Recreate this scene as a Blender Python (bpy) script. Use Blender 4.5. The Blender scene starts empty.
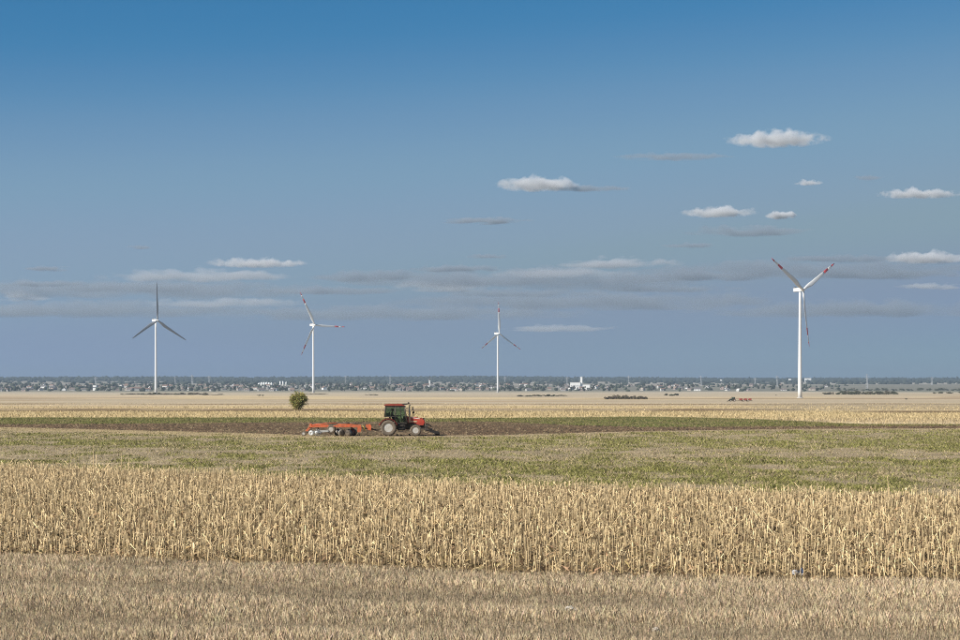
import bpy, bmesh, math, random
import numpy as np
from mathutils import Vector, Matrix, noise as mnoise

random.seed(7); rng = np.random.default_rng(7)
R = math.radians
# ------------------------------------------------------------------ camera, sky, sun, exposure
F = 1867.0; HZ = 392.5; CAMH = 4.0          # focal length and eye-level row (960 x 640 pixels), eye height in metres
sc = bpy.context.scene
cam_d = bpy.data.cameras.new('camera'); cam = bpy.data.objects.new('camera', cam_d)
sc.collection.objects.link(cam); sc.camera = cam
cam.location = (0, 0, CAMH); cam.rotation_euler = (R(90), 0, 0)
cam_d.sensor_width = 36; cam_d.lens = 36 * F / 960; cam_d.shift_y = (HZ - 320) / 960
cam_d.clip_start = 0.5; cam_d.clip_end = 150000

SUN_AZ, SUN_EL = 238.0, 37.0                # clockwise from +Y
w = bpy.data.worlds.new('World'); sc.world = w; w.use_nodes = True
wn, wl = w.node_tree.nodes, w.node_tree.links
wn.clear()
sky = wn.new('ShaderNodeTexSky'); sky.sky_type = 'NISHITA'; sky.sun_disc = False
sky.sun_elevation = R(SUN_EL); sky.sun_rotation = R(SUN_AZ); sky.altitude = 90
sky.air_density = 0.5; sky.dust_density = 0.3; sky.ozone_density = 3.0
EXPO = 0.6
bg = wn.new('ShaderNodeBackground'); bg.inputs[1].default_value = 0.1
wo = wn.new('ShaderNodeOutputWorld')
# one colour grade for the whole sky (the photograph's deep blue over a pale lower sky): a curve for each channel
pre = wn.new('ShaderNodeVectorMath'); pre.operation = 'SCALE'; pre.inputs['Scale'].default_value = 0.0893; wl.new(sky.outputs[0], pre.inputs[0])
crv = wn.new('ShaderNodeRGBCurve'); wl.new(pre.outputs[0], crv.inputs['Color'])
for k, pts in enumerate((
        ((0, 0), (.05, .022), (.102, .043), (.118, .080), (.141, .152), (.169, .202), (.224, .236), (.30, .222), (.40, .208), (.65, .42), (1, .9)),
        ((0, 0), (.09, .12), (.184, .206), (.243, .300), (.286, .342), (.365, .346), (.49, .300), (.60, .34), (1, .85)),
        ((0, 0), (.18, .26), (.353, .425), (.443, .482), (.494, .488), (.569, .464), (.608, .430), (.66, .425), (.80, .55), (1, .85)))):
    cv = crv.mapping.curves[k]
    cv.points[0].location = pts[0]; cv.points[1].location = pts[-1]
    for p_ in pts[1:-1]: cv.points.new(*p_)
    for p_ in cv.points: p_.handle_type = 'AUTO_CLAMPED'
crv.mapping.update()
com = wn.new('ShaderNodeVectorMath'); com.operation = 'SCALE'; com.inputs['Scale'].default_value = 10 / 2 ** EXPO; wl.new(crv.outputs[0], com.inputs[0])
wl.new(com.outputs[0], bg.inputs[0]); wl.new(bg.outputs[0], wo.inputs[0])

sun_d = bpy.data.lights.new('sun', 'SUN'); sun = bpy.data.objects.new('sun', sun_d); sc.collection.objects.link(sun)
sun_d.energy = 5.0; sun_d.angle = R(0.53); sun_d.color = (1.0, 0.94, 0.85)
SV = Vector((math.sin(R(SUN_AZ)) * math.cos(R(SUN_EL)), math.cos(R(SUN_AZ)) * math.cos(R(SUN_EL)), math.sin(R(SUN_EL))))
sun.rotation_euler = SV.to_track_quat('Z', 'Y').to_euler(); sun.location = (-30, -20, 60)

sc.view_settings.view_transform = 'Standard'; sc.view_settings.look = 'None'
sc.view_settings.gamma = 1; sc.view_settings.use_curve_mapping = False
sc.view_settings.exposure = EXPO
sc.render.engine = 'CYCLES'
sc.cycles.use_denoising = True; sc.cycles.denoiser = 'OPENIMAGEDENOISE'; sc.cycles.denoising_input_passes = 'RGB_ALBEDO_NORMAL'; sc.cycles.denoising_prefilter = 'NONE'
sc.cycles.pixel_filter_type = 'BLACKMAN_HARRIS'; sc.cycles.filter_width = 0.9
sc.cycles.max_bounces = 8; sc.cycles.diffuse_bounces = 4; sc.cycles.glossy_bounces = 2
sc.cycles.transmission_bounces = 4; sc.cycles.transparent_max_bounces = 12; sc.cycles.volume_bounces = 3
sc.cycles.volume_step_rate = 0.35; sc.cycles.volume_max_steps = 256
sc.cycles.use_adaptive_sampling = False

# ------------------------------------------------------------------ helpers
COL = sc.collection
def lin(r, g, b):
    f = lambda c: (c / 255 / 12.92) if c <= 10 else ((c / 255 + 0.055) / 1.055) ** 2.4
    return (f(r), f(g), f(b))

def tag(o, label=None, cat=None, group=None, kind=None):
    if label: o['label'] = label
    if cat: o['category'] = cat
    if group: o['group'] = group
    if kind: o['kind'] = kind
    return o

def empty(name, loc, rz=0, label=None, cat=None, group=None):
    o = bpy.data.objects.new(name, None); COL.objects.link(o)
    o.empty_display_size = 0.3
    o.location = loc; o.rotation_euler = (0, 0, rz)
    return tag(o, label, cat, group)

def copy_tree(o, parent=None, skip=()):
    c = o.copy(); COL.objects.link(c); c.parent = parent
    for ch in o.children:
        copy_tree(ch, c)
    return c

MATS = {}
def mat(name, color, rough=0.7, var=0.12, scale=3.0, metallic=0.0, spec=0.3, bump=0.0, attr=None, transl=0.0, objrand=0.0, dust=0.0):
    """Principled material with noise-driven colour variation; optional vertex tint attribute."""
    if name in MATS: return MATS[name]
    m = bpy.data.materials.new(name); m.use_nodes = True
    n, l = m.node_tree.nodes, m.node_tree.links
    p = n['Principled BSDF']
    p.inputs['Roughness'].default_value = rough; p.inputs['Metallic'].default_value = metallic
    p.inputs['Specular IOR Level'].default_value = spec
    tc = n.new('ShaderNodeTexCoord')
    nz = n.new('ShaderNodeTexNoise'); nz.inputs['Scale'].default_value = scale; nz.inputs['Detail'].default_value = 5
    l.new(tc.outputs['Object'], nz.inputs['Vector'])
    mr = n.new('ShaderNodeMapRange'); mr.inputs[1].default_value = 0.25; mr.inputs[2].default_value = 0.75
    mr.inputs[3].default_value = 1 - var; mr.inputs[4].default_value = 1 + var
    l.new(nz.outputs['Fac'], mr.inputs[0])
    mul = n.new('ShaderNodeMix'); mul.data_type = 'RGBA'; mul.blend_type = 'MULTIPLY'; mul.inputs[0].default_value = 1
    mul.inputs[6].default_value = (*color, 1)
    l.new(mr.outputs[0], mul.inputs[7])
    last = mul.outputs[2]
    if attr:
        a = n.new('ShaderNodeAttribute'); a.attribute_name = attr
        m2 = n.new('ShaderNodeMix'); m2.data_type = 'RGBA'; m2.blend_type = 'MULTIPLY'; m2.inputs[0].default_value = 1
        l.new(last, m2.inputs[6]); l.new(a.outputs['Color'], m2.inputs[7]); last = m2.outputs[2]
    if objrand:
        oi = n.new('ShaderNodeObjectInfo')
        mr2 = n.new('ShaderNodeMapRange'); mr2.inputs[3].default_value = 1 - objrand; mr2.inputs[4].default_value = 1 + objrand
        l.new(oi.outputs['Random'], mr2.inputs[0])
        m3 = n.new('ShaderNodeMix'); m3.data_type = 'RGBA'; m3.blend_type = 'MULTIPLY'; m3.inputs[0].default_value = 1
        l.new(last, m3.inputs[6]); l.new(mr2.outputs[0], m3.inputs[7]); last = m3.outputs[2]
    if dust:
        dn = n.new('ShaderNodeTexNoise'); dn.inputs['Scale'].default_value = 2.2; dn.inputs['Detail'].default_value = 8; dn.inputs['Roughness'].default_value = 0.7
        l.new(tc.outputs['Object'], dn.inputs['Vector'])
        dr = n.new('ShaderNodeMapRange'); dr.inputs[1].default_value = 0.38; dr.inputs[2].default_value = 0.72; dr.inputs[4].default_value = dust
        l.new(dn.outputs['Fac'], dr.inputs[0])
        dm = n.new('ShaderNodeMix'); dm.data_type = 'RGBA'; dm.inputs[7].default_value = (0.24, 0.18, 0.115, 1)
        l.new(dr.outputs[0], dm.inputs[0]); l.new(last, dm.inputs[6]); last = dm.outputs[2]
    l.new(last, p.inputs['Base Color'])
    if bump:
        b = n.new('ShaderNodeBump'); b.inputs['Strength'].default_value = bump; b.inputs['Distance'].default_value = 0.02
        l.new(nz.outputs['Fac'], b.inputs['Height']); l.new(b.outputs[0], p.inputs['Normal'])
    if transl:
        t = n.new('ShaderNodeBsdfTranslucent'); l.new(last, t.inputs['Color'])
        mx = n.new('ShaderNodeMixShader'); mx.inputs[0].default_value = transl
        l.new(p.outputs[0], mx.inputs[1]); l.new(t.outputs[0], mx.inputs[2])
        l.new(mx.outputs[0], n['Material Output'].inputs['Surface'])
    MATS[name] = m
    return m

def glass_mat(name, tint):
    m = bpy.data.materials.new(name); m.use_nodes = True
    n, l = m.node_tree.nodes, m.node_tree.links
    n.remove(n['Principled BSDF'])
    t = n.new('ShaderNodeBsdfTransparent'); t.inputs[0].default_value = (*tint, 1)
    g = n.new('ShaderNodeBsdfGlossy'); g.inputs['Roughness'].default_value = 0.06
    fr = n.new('ShaderNodeFresnel'); fr.inputs[0].default_value = 1.5
    nz = n.new('ShaderNodeTexNoise'); nz.inputs['Scale'].default_value = 2.5
    mr = n.new('ShaderNodeMapRange'); mr.inputs[3].default_value = 0.03; mr.inputs[4].default_value = 0.14
    l.new(nz.outputs['Fac'], mr.inputs[0]); l.new(mr.outputs[0], g.inputs['Roughness'])
    mx = n.new('ShaderNodeMixShader')
    l.new(fr.outputs[0], mx.inputs[0]); l.new(t.outputs[0], mx.inputs[1]); l.new(g.outputs[0], mx.inputs[2])
    l.new(mx.outputs[0], n['Material Output'].inputs['Surface'])
    MATS[name] = m
    return m

class MB:
    """collects shapes into one mesh"""
    def __init__(s): s.bm = bmesh.new(); s.smooth_from = None
    def box(s, c, d, rot=None, bev=0.0, mi=0):
        r = bmesh.ops.create_cube(s.bm, size=1)
        vs = r['verts']
        for v in vs: v.co = Vector((v.co.x * d[0], v.co.y * d[1], v.co.z * d[2]))
        if bev:
            es = list({e for v in vs for e in v.link_edges})
            rr = bmesh.ops.bevel(s.bm, geom=es, offset=bev, segments=2, affect='EDGES', profile=0.6)
            vs = list({v for f in rr['faces'] for v in f.verts} | {v for v in vs if v.is_valid})
        M = Matrix.Translation(c) @ (rot if rot else Matrix.Identity(4))
        fs = set()
        for v in vs:
            v.co = M @ v.co
            fs.update(v.link_faces)
        for f in fs: f.material_index = mi
        return s
    def prism(s, poly, y0, y1, mi=0):
        """polygon in x,z extruded from y0 to y1"""
        a = [s.bm.verts.new((x, y0, z)) for x, z in poly]; b = [s.bm.verts.new((x, y1, z)) for x, z in poly]
        n = len(poly)
        fs = [s.bm.faces.new(a), s.bm.faces.new(b[::-1])]
        for i in range(n): fs.append(s.bm.faces.new((a[i], b[i], b[(i + 1) % n], a[(i + 1) % n])))
        for f in fs: f.material_index = mi
        return s
    def lathe(s, prof, origin=(0, 0, 0), axis='Z', seg=24, mi=0, smooth=True):
        """profile of (radius, along)"""
        rings = []
        for r, h in prof:
            ring = []
            for i in range(seg):
                a = 2 * math.pi * i / seg; c, d = r * math.cos(a), r * math.sin(a)
                p = {'Z': (c, d, h), 'Y': (c, h, d), 'X': (h, c, d)}[axis]
                ring.append(s.bm.verts.new((p[0] + origin[0], p[1] + origin[1], p[2] + origin[2])))
            rings.append(ring)
        for k in range(len(rings) - 1):
            for i in range(seg):
                f = s.bm.faces.new((rings[k][i], rings[k][(i + 1) % seg], rings[k + 1][(i + 1) % seg], rings[k + 1][i]))
                f.smooth = smooth; f.material_index = mi
        for ring in (rings[0], rings[-1]):
            try:
                f = s.bm.faces.new(ring); f.material_index = mi
            except Exception: pass
        return s
    def tube(s, pts, r, seg=8, mi=0):
        pts = [Vector(p) for p in pts]; rings = []
        rr = r if isinstance(r, (list, tuple)) else [r] * len(pts)
        for k, p in enumerate(pts):
            d = (pts[min(k + 1, len(pts) - 1)] - pts[max(k - 1, 0)]).normalized()
            q = d.to_track_quat('Z', 'Y')
            rings.append([s.bm.verts.new(p + q @ Vector((rr[k] * math.cos(2 * math.pi * i / seg), rr[k] * math.sin(2 * math.pi * i / seg), 0))) for i in range(seg)])
        for k in range(len(rings) - 1):
            for i in range(seg):
                f = s.bm.faces.new((rings[k][i], rings[k][(i + 1) % seg], rings[k + 1][(i + 1) % seg], rings[k + 1][i]))
                f.smooth = seg > 5; f.material_index = mi
        for ring in (rings[0], rings[-1]):
            f = s.bm.faces.new(ring); f.material_index = mi
        return s
    def mesh(s, name, *mats):
        bmesh.ops.recalc_face_normals(s.bm, faces=s.bm.faces)
        me = bpy.data.meshes.new(name); s.bm.to_mesh(me); s.bm.free()
        for m in mats: me.materials.append(m)
        return me
    def build(s, name, m, parent=None, loc=(0, 0, 0)):
        ms = m if isinstance(m, (list, tuple)) else (m,)
        o = bpy.data.objects.new(name, s.mesh(name, *ms)); COL.objects.link(o)
        o.parent = parent; o.location = loc
        return o

def soup(name, V, Fc, m, col=None, kind=None, nper=3):
    """mesh of many small faces from arrays: V (n,3), Fc (m,nper) and per-vertex tint (n,3)"""
    me = bpy.data.meshes.new(name)
    V = np.ascontiguousarray(V, dtype=np.float32); Fc = np.ascontiguousarray(Fc, dtype=np.int32)
    me.vertices.add(len(V)); me.vertices.foreach_set('co', V.ravel())
    me.loops.add(Fc.size); me.loops.foreach_set('vertex_index', Fc.ravel())
    me.polygons.add(len(Fc)); me.polygons.foreach_set('loop_start', np.arange(0, Fc.size, nper, dtype=np.int32))
    me.polygons.foreach_set('loop_total', np.full(len(Fc), nper, dtype=np.int32))
    me.update(calc_edges=True)
    if col is not None:
        a = me.color_attributes.new('tint', 'FLOAT_COLOR', 'POINT')
        c = np.ones((len(V), 4), dtype=np.float32); c[:, :3] = col; a.data.foreach_set('color', c.ravel())
    if m: me.materials.append(m)
    return me

def link(name, me, parent=None, loc=(0, 0, 0)):
    o = bpy.data.objects.new(name, me); COL.objects.link(o); o.parent = parent; o.location = loc
    return o

# value noise on arrays
_T = rng.random((256, 256))
def vnoise(x, y):
    xi, yi = np.floor(x).astype(int), np.floor(y).astype(int)
    fx, fy = x - xi, y - yi
    fx, fy = fx * fx * (3 - 2 * fx), fy * fy * (3 - 2 * fy)
    g = lambda i, j: _T[i % 256, j % 256]
    return (g(xi, yi) * (1 - fx) + g(xi + 1, yi) * fx) * (1 - fy) + (g(xi, yi + 1) * (1 - fx) + g(xi + 1, yi + 1) * fx) * fy
def fbm(x, y, o=4):
    s = 0; a = 0.5; t = 0
    for k in range(o):
        s = s + a * vnoise(x * 2 ** k + 17 * k, y * 2 ** k + 31 * k); t += a; a *= 0.5
    return s / t

# ------------------------------------------------------------------ ground
PY = [-600, 0, 175, 480, 1150, 2020, 3000, 3700, 4800, 6500, 8000, 10000, 12200, 13000, 14500, 17000]
PZ = [0, 0, 0, -0.4, -1.9, -2.0, 3.1, 3.6, 6.8, 27, 42, 62, 92, 96, 84, 60]
def gz(x, y):
    x = np.asarray(x, float); y = np.asarray(y, float)
    z = np.interp(y, PY, PZ)
    hill = np.clip((y - 6000) / 6500, 0, 1)
    z = z + hill * 34 * (fbm(x / 2100 + 5, y / 2600 + 3, 3) - 0.5)
    z = z + np.clip((y - 4200) / 3000, 0, 1) * 6 * (fbm(x / 500 + 9, y / 700, 2) - 0.5)
    return z
def gzf(x, y): return float(gz(x, y))
def at(px, row):
    """where the line of sight through a pixel meets the ground"""
    ys = np.geomspace(20, 14000, 4000); xs = (px - 480) / F * ys
    r = HZ + F * (CAMH - gz(xs, ys)) / ys
    k = np.argmax(r <= row)
    if k == 0: k = len(ys) - 1
    return float(xs[k]), float(ys[k]), float(gz(xs[k], ys[k]))
def at_d(px, d):
    x = (px - 480) / F * d
    return x, d, gzf(x, d)

rowY = lambda row: CAMH * F / (row - HZ)
def curve(pts):
    px = [(p[0] - 480) / F for p in pts]; yy = [rowY(p[1]) for p in pts]
    return lambda t: np.interp(t, px, yy)
corn_front = curve([(-300, 545), (0, 560.5), (240, 569.5), (480, 577), (720, 584), (960, 589), (1260, 594)])
corn_back = lambda t: np.interp(t, [-0.42, -0.257, 0.0, 0.257, 0.42], [113, 99, 79, 69.5, 64])
plow_low = curve([(-200, 424), (0, 426.7), (160, 430.7), (300, 435), (400, 436.4), (480, 435.5), (560, 433.5), (640, 431), (800, 428.5), (960, 427.8), (1160, 427)])
plow_top = curve([(-200, 423.0), (0, 423.8), (160, 423), (300, 421.6), (400, 421), (500, 421.3), (570, 424.6), (640, 427.0), (800, 426.2), (960, 425.5), (1160, 424.6)])
green_top = curve([(-200, 417), (0, 416.6), (320, 416.6), (400, 417.6), (430, 417.6), (540, 416.6), (640, 415.6), (720, 417), (800, 420.5), (860, 424), (960, 424.2), (1160, 424)])

def weediness(x, y):
    t = x / np.maximum(y, 1); row = HZ + F * CAMH / np.maximum(y, 1); px = 480 + F * t
    g = 0.50 + 2.0 * (fbm(x / 1.7 + 3, y / 3.4, 4) - 0.5) + 0.75 * (fbm(x / 30, y / 9 + 7, 3) - 0.5)
    lo = np.interp(px, [0, 960], [449, 456]); hi = np.interp(px, [0, 960], [461, 460])
    g = g - 0.30 * np.exp(-((row - 0.5 * (lo + hi)) / 5.0) ** 2) * np.interp(px, [0, 350, 650, 960], [1.0, 0.35, 0.3, 0.75])
    g = g + 0.18 * np.exp(-((row - 443) / 6.0) ** 2) + 0.04 * np.exp(-((row - 475) / 9.0) ** 2) * np.interp(px, [0, 400, 700], [0.2, 0.8, 1])
    pr = np.interp(px, [0, 160, 300, 400, 480, 560, 640, 800, 960], [426.7, 430.7, 435, 436.4, 435.5, 433.5, 431, 428.5, 427.8])
    g = g - 0.9 * np.clip(1 - (row - pr) / np.interp(px, [0, 330, 420, 960], [7, 4, 2, 2]), 0, 1)
    return np.clip(g, 0, 1)

def ground_colour(X, Y):
    X = np.asarray(X, float); Y = np.maximum(np.asarray(Y, float), 1)
    t = X / Y; row = HZ + F * (CAMH - gz(X, Y)) / Y; px = 480 + F * t
    C = np.zeros(X.shape + (3,))
    def put(mask, c):
        m = np.clip(mask, 0, 1)[..., None]; C[:] = C * (1 - m) + np.array(c) * m
    soft = lambda a, b, v: np.clip((v - a) / (b - a), 0, 1)
    # far pale fields, in strips
    put(np.ones_like(X), (0.46, 0.36, 0.235))
    s = fbm(X / 260 + 2, Y / (20 + Y * 0.035), 4)
    s = (s - .5) * 1.9 + .5
    put(soft(0.48, 0.60, s) * 0.8, (0.52, 0.405, 0.235))
    put(soft(0.55, 0.64, (fbm(X / 300 + 40, Y / (10 + Y * 0.022) + 9, 3) - .5) * 1.7 + .5) * 0.6, (0.30, 0.215, 0.13))
    put(soft(0.52, 0.60, (fbm(X / 900 + 4, Y / (30 + Y * 0.05) + 77, 3) - .5) * 1.7 + .5) * 0.7, (0.40, 0.33, 0.23))
    # strips that can be told apart between the green strip and the far plain
    nn = 2.0 * (fbm(X / 60, Y / 90, 3) - 0.5)
    r2 = row + nn
    put(soft(420, 417.5, r2) * soft(410.5, 412, r2), (0.50, 0.39, 0.205))
    put(soft(412.3, 411.6, r2) * soft(408.6, 409.4, r2) * (0.45 + 0.9 * soft(0.4, 0.6, fbm(X / 25, Y / 40, 3))) * soft(870, 760, px), (0.17, 0.115, 0.06))
    put(soft(408.6, 407.8, r2) * soft(405.5, 406.6, r2) * 0.8, (0.48, 0.37, 0.20))
    put(soft(405.2, 404.6, r2) * soft(403.2, 403.8, r2) * 0.85 * soft(0.38, 0.5, fbm(X / 80 + 3, Y / 100, 3)), (0.22, 0.155, 0.085))
    put(soft(399.6, 399.1, r2) * soft(397.9, 398.4, r2) * 0.6 * soft(0.42, 0.55, fbm(X / 260 + 30, Y / 300, 3)), (0.26, 0.19, 0.115))
    put(soft(413.4, 412.6, row) * soft(410.3, 411.2, row) * soft(830, 880, px), (0.17, 0.115, 0.06))
    put(soft(411, 409, row) * soft(402, 405, row) * soft(690, 800, px) * 0.7, (0.31, 0.25, 0.17))
    # the plain beyond two kilometres
    fl = soft(2300, 3000, Y)
    put(fl * 0.75, (0.42, 0.36, 0.27))
    put(soft(3000, 4000, Y) * soft(0.45, 0.6, fbm(X / 600 + 7, Y / 160, 3)), (0.20, 0.19, 0.13))
    # town soil and gardens, then hills of woods and fields
    put(soft(4700, 4900, Y), (0.17, 0.16, 0.125))
    put(soft(5200, 6800, Y) * soft(0.45, 0.62, fbm(X / 700 + 13, Y / 380, 3)) * 0.9, (0.29, 0.25, 0.20))
    put(soft(6800, 7600, Y) * soft(0.42, 0.56, fbm(X / 1500 + 3, Y / 420 + 4, 3)) * np.interp(px, [0, 500, 620, 960], [0.8, 0.8, 1, 1]), (0.34, 0.31, 0.26))
    put(soft(9300, 9900, Y), (0.036, 0.042, 0.032))
    put(soft(9500, 10000, Y) * soft(0.57, 0.63, fbm(X / 1300 + 21, Y / 900, 3)) * np.interp(px, [0, 500, 620, 960], [0.15, 0.3, 0.7, 0.6]), (0.25, 0.22, 0.16))
    # near fields
    near = Y < 480
    gt, pt, pl, cb, cf = green_top(t), plow_top(t), plow_low(t), corn_back(t), corn_front(t)
    e = 1 + 0.03 * (fbm(X / 3.5, Y / 6, 3) - 0.5)
    edge = lambda lim, wd: np.clip((lim * e - Y) / (lim * wd) + 0.5, 0, 1)
    put(edge(gt, 0.02), (0.145, 0.125, 0.05))
    gm = edge(gt, 0.02) * soft(0.35, 0.6, fbm(X / 9, Y / 18, 4))
    put(gm * 0.8, (0.10, 0.115, 0.03))
    put(edge(pt, 0.03) * (0.75 + 0.25 * soft(0.3, 0.5, fbm(X / 5, Y / 12, 3))), (0.100, 0.066, 0.038))
    put(edge(pt, 0.03) * soft(0.55, 0.68, fbm(X / 4 + 8, Y / 9, 4)) * 0.55, (0.20, 0.15, 0.085))
    wd = edge(pl, 0.012)
    put(wd, (0.285, 0.225, 0.145))
    put(wd * soft(0.5, 0.7, fbm(X / 3, Y / 5, 4)) * 0.6, (0.40, 0.315, 0.20))
    put(wd * soft(0.25, 0.8, weediness(X, Y)) * 0.65, (0.22, 0.205, 0.085))
    rr = row - np.interp(px, [0, 160, 300, 400, 480, 560, 640, 800, 960], [426.7, 430.7, 435, 436.4, 435.5, 433.5, 431, 428.5, 427.8])
    put(wd * soft(5.5, 2.5, rr + 2.5 * (fbm(X / 4, Y / 8, 3) - 0.5)) * np.interp(px, [0, 280, 420, 600, 960], [0.95, 0.9, 0.35, 0.3, 0.25]), (0.36, 0.275, 0.15))
    put(edge(cb, 0.02), (0.15, 0.10, 0.052))
    put(edge(cf, 0.02), (0.26, 0.20, 0.125))
    return C

def build_ground():
    ny = 520; nx = 220
    ys = np.concatenate([np.linspace(-600, 14, 12), np.geomspace(18, 17000, ny)])
    tt = np.linspace(-1, 1, nx)
    hw = 70 + 0.45 * np.maximum(ys, 0) + 0.25 * np.maximum(-ys, 0)
    X = tt[None, :] * hw[:, None]; Y = np.repeat(ys[:, None], nx, 1)
    Z = gz(X, Y)
    V = np.stack([X, Y, Z], -1).reshape(-1, 3)
    i = np.arange(len(ys) - 1)[:, None] * nx + np.arange(nx - 1)[None, :]
    Q = np.stack([i, i + 1, i + nx + 1, i + nx], -1).reshape(-1, 4)
    C = ground_colour(X, Y).reshape(-1, 3)
    m = bpy.data.materials.new('field_soil'); m.use_nodes = True
    n, l = m.node_tree.nodes, m.node_tree.links; p = n['Principled BSDF']
    p.inputs['Roughness'].default_value = 0.95; p.inputs['Specular IOR Level'].default_value = 0.1
    a = n.new('ShaderNodeAttribute'); a.attribute_name = 'tint'
    g = n.new('ShaderNodeNewGeometry')
    last = a.outputs['Color']; hs = []
    for scl, lo, hi in ((0.09, 0.86, 1.14), (0.7, 0.78, 1.22), (5.0, 0.7, 1.3), (28.0, 0.65, 1.35)):
        nz = n.new('ShaderNodeTexNoise'); nz.inputs['Scale'].default_value = scl; nz.inputs['Detail'].default_value = 6; nz.inputs['Roughness'].default_value = 0.62
        l.new(g.outputs['Position'], nz.inputs['Vector'])
        mr = n.new('ShaderNodeMapRange'); mr.inputs[1].default_value = 0.3; mr.inputs[2].default_value = 0.7; mr.inputs[3].default_value = lo; mr.inputs[4].default_value = hi
        l.new(nz.outputs['Fac'], mr.inputs[0])
        mx = n.new('ShaderNodeMix'); mx.data_type = 'RGBA'; mx.blend_type = 'MULTIPLY'; mx.inputs[0].default_value = 1
        l.new(last, mx.inputs[6]); l.new(mr.outputs[0], mx.inputs[7]); last = mx.outputs[2]; hs.append(nz)
    l.new(last, p.inputs['Base Color'])
    b = n.new('ShaderNodeBump'); b.inputs['Strength'].default_value = 0.7; b.inputs['Distance'].default_value = 0.12
    l.new(hs[2].outputs['Fac'], b.inputs['Height']); l.new(b.outputs[0], p.inputs['Normal'])
    me = soup('ground', V, Q, m, C, nper=4)
    me.polygons.foreach_set('use_smooth', np.ones(len(Q), bool))
    tag(link('ground', me), kind='structure')
build_ground()

# ------------------------------------------------------------------ clouds (real volumes at their height over the plain)
def cloud_material(a, b, c, dens, seed, soft, alb, flat=1.8):
    m = bpy.data.materials.new('cloud_vapour'); m.use_nodes = True
    n, l = m.node_tree.nodes, m.node_tree.links
    n.remove(n['Principled BSDF'])
    tc = n.new('ShaderNodeTexCoord')
    def vm(op, x, y):
        q = n.new('ShaderNodeVectorMath'); q.operation = op; l.new(x, q.inputs[0])
        if isinstance(y, tuple): q.inputs[1].default_value = y
        else: l.new(y, q.inputs[1])
        return q
    def ma(op, x, y, cl=False):
        q = n.new('ShaderNodeMath'); q.operation = op; q.use_clamp = cl
        for k, v in enumerate((x, y)):
            if isinstance(v, (int, float)): q.inputs[k].default_value = v
            else: l.new(v, q.inputs[k])
        return q.outputs[0]
    pn = vm('DIVIDE', tc.outputs['Object'], (a, b, c)).outputs[0]
    sx = n.new('ShaderNodeSeparateXYZ'); l.new(pn, sx.inputs[0])
    z = sx.outputs[2]
    zneg = ma('MINIMUM', z, 0.0); zpos = ma('MAXIMUM', z, 0.0)
    lo = n.new('ShaderNodeTexNoise'); lo.inputs['Scale'].default_value = 1.0 / (c * 1.5); lo.inputs['Detail'].default_value = 1
    fl = vm('MULTIPLY', tc.outputs['Object'], (1.0, 0.6, 0.0)).outputs[0]
    l.new(vm('ADD', fl, (seed * 911.0, seed * 417.0, 0.0)).outputs[0], lo.inputs['Vector'])
    top = ma('MAXIMUM', ma('ADD', ma('MULTIPLY', ma('SUBTRACT', lo.outputs['Fac'], 0.5), 2.0), 0.60), 0.18)   # uneven height of the puffs
    zz = ma('ADD', ma('MULTIPLY', zneg, flat), ma('DIVIDE', zpos, top))
    cb = n.new('ShaderNodeCombineXYZ'); l.new(sx.outputs[0], cb.inputs[0]); l.new(sx.outputs[1], cb.inputs[1]); l.new(zz, cb.inputs[2])
    ln = n.new('ShaderNodeVectorMath'); ln.operation = 'LENGTH'; l.new(cb.outputs[0], ln.inputs[0])
    fall = ma('SUBTRACT', 1.0, ln.outputs['Value'])
    sp = vm('MULTIPLY', tc.outputs['Object'], (0.22, 0.22, 1.0) if soft else (0.8, 0.8, 1.0)).outputs[0]
    sp = vm('ADD', sp, (seed * 1371.0, seed * 733.0, seed * 219.0)).outputs[0]
    nz = n.new('ShaderNodeTexNoise'); nz.inputs['Scale'].default_value = 1.0 / (c * 0.75)
    nz.inputs['Detail'].default_value = 5; nz.inputs['Roughness'].default_value = 0.58
    l.new(sp, nz.inputs['Vector'])
    d = ma('ADD', ma('MULTIPLY', fall, 1.15), ma('MULTIPLY', ma('SUBTRACT', nz.outputs['Fac'], 0.5), 3.5))
    d = ma('MULTIPLY', ma('SUBTRACT', d, 0.18 - soft), 1.45 if not soft else 1.1, True)
    edge = ma('MULTIPLY', fall, 5.0, True)
    d = ma('MULTIPLY', d, edge)
    pv = n.new('ShaderNodeVolumePrincipled'); pv.inputs['Color'].default_value = (*alb, 1)
    pv.inputs['Anisotropy'].default_value = 0.15
    l.new(ma('MULTIPLY', d, dens), pv.inputs['Density'])
    l.new(pv.outputs[0], n['Material Output'].inputs['Volume'])
    return m

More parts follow.
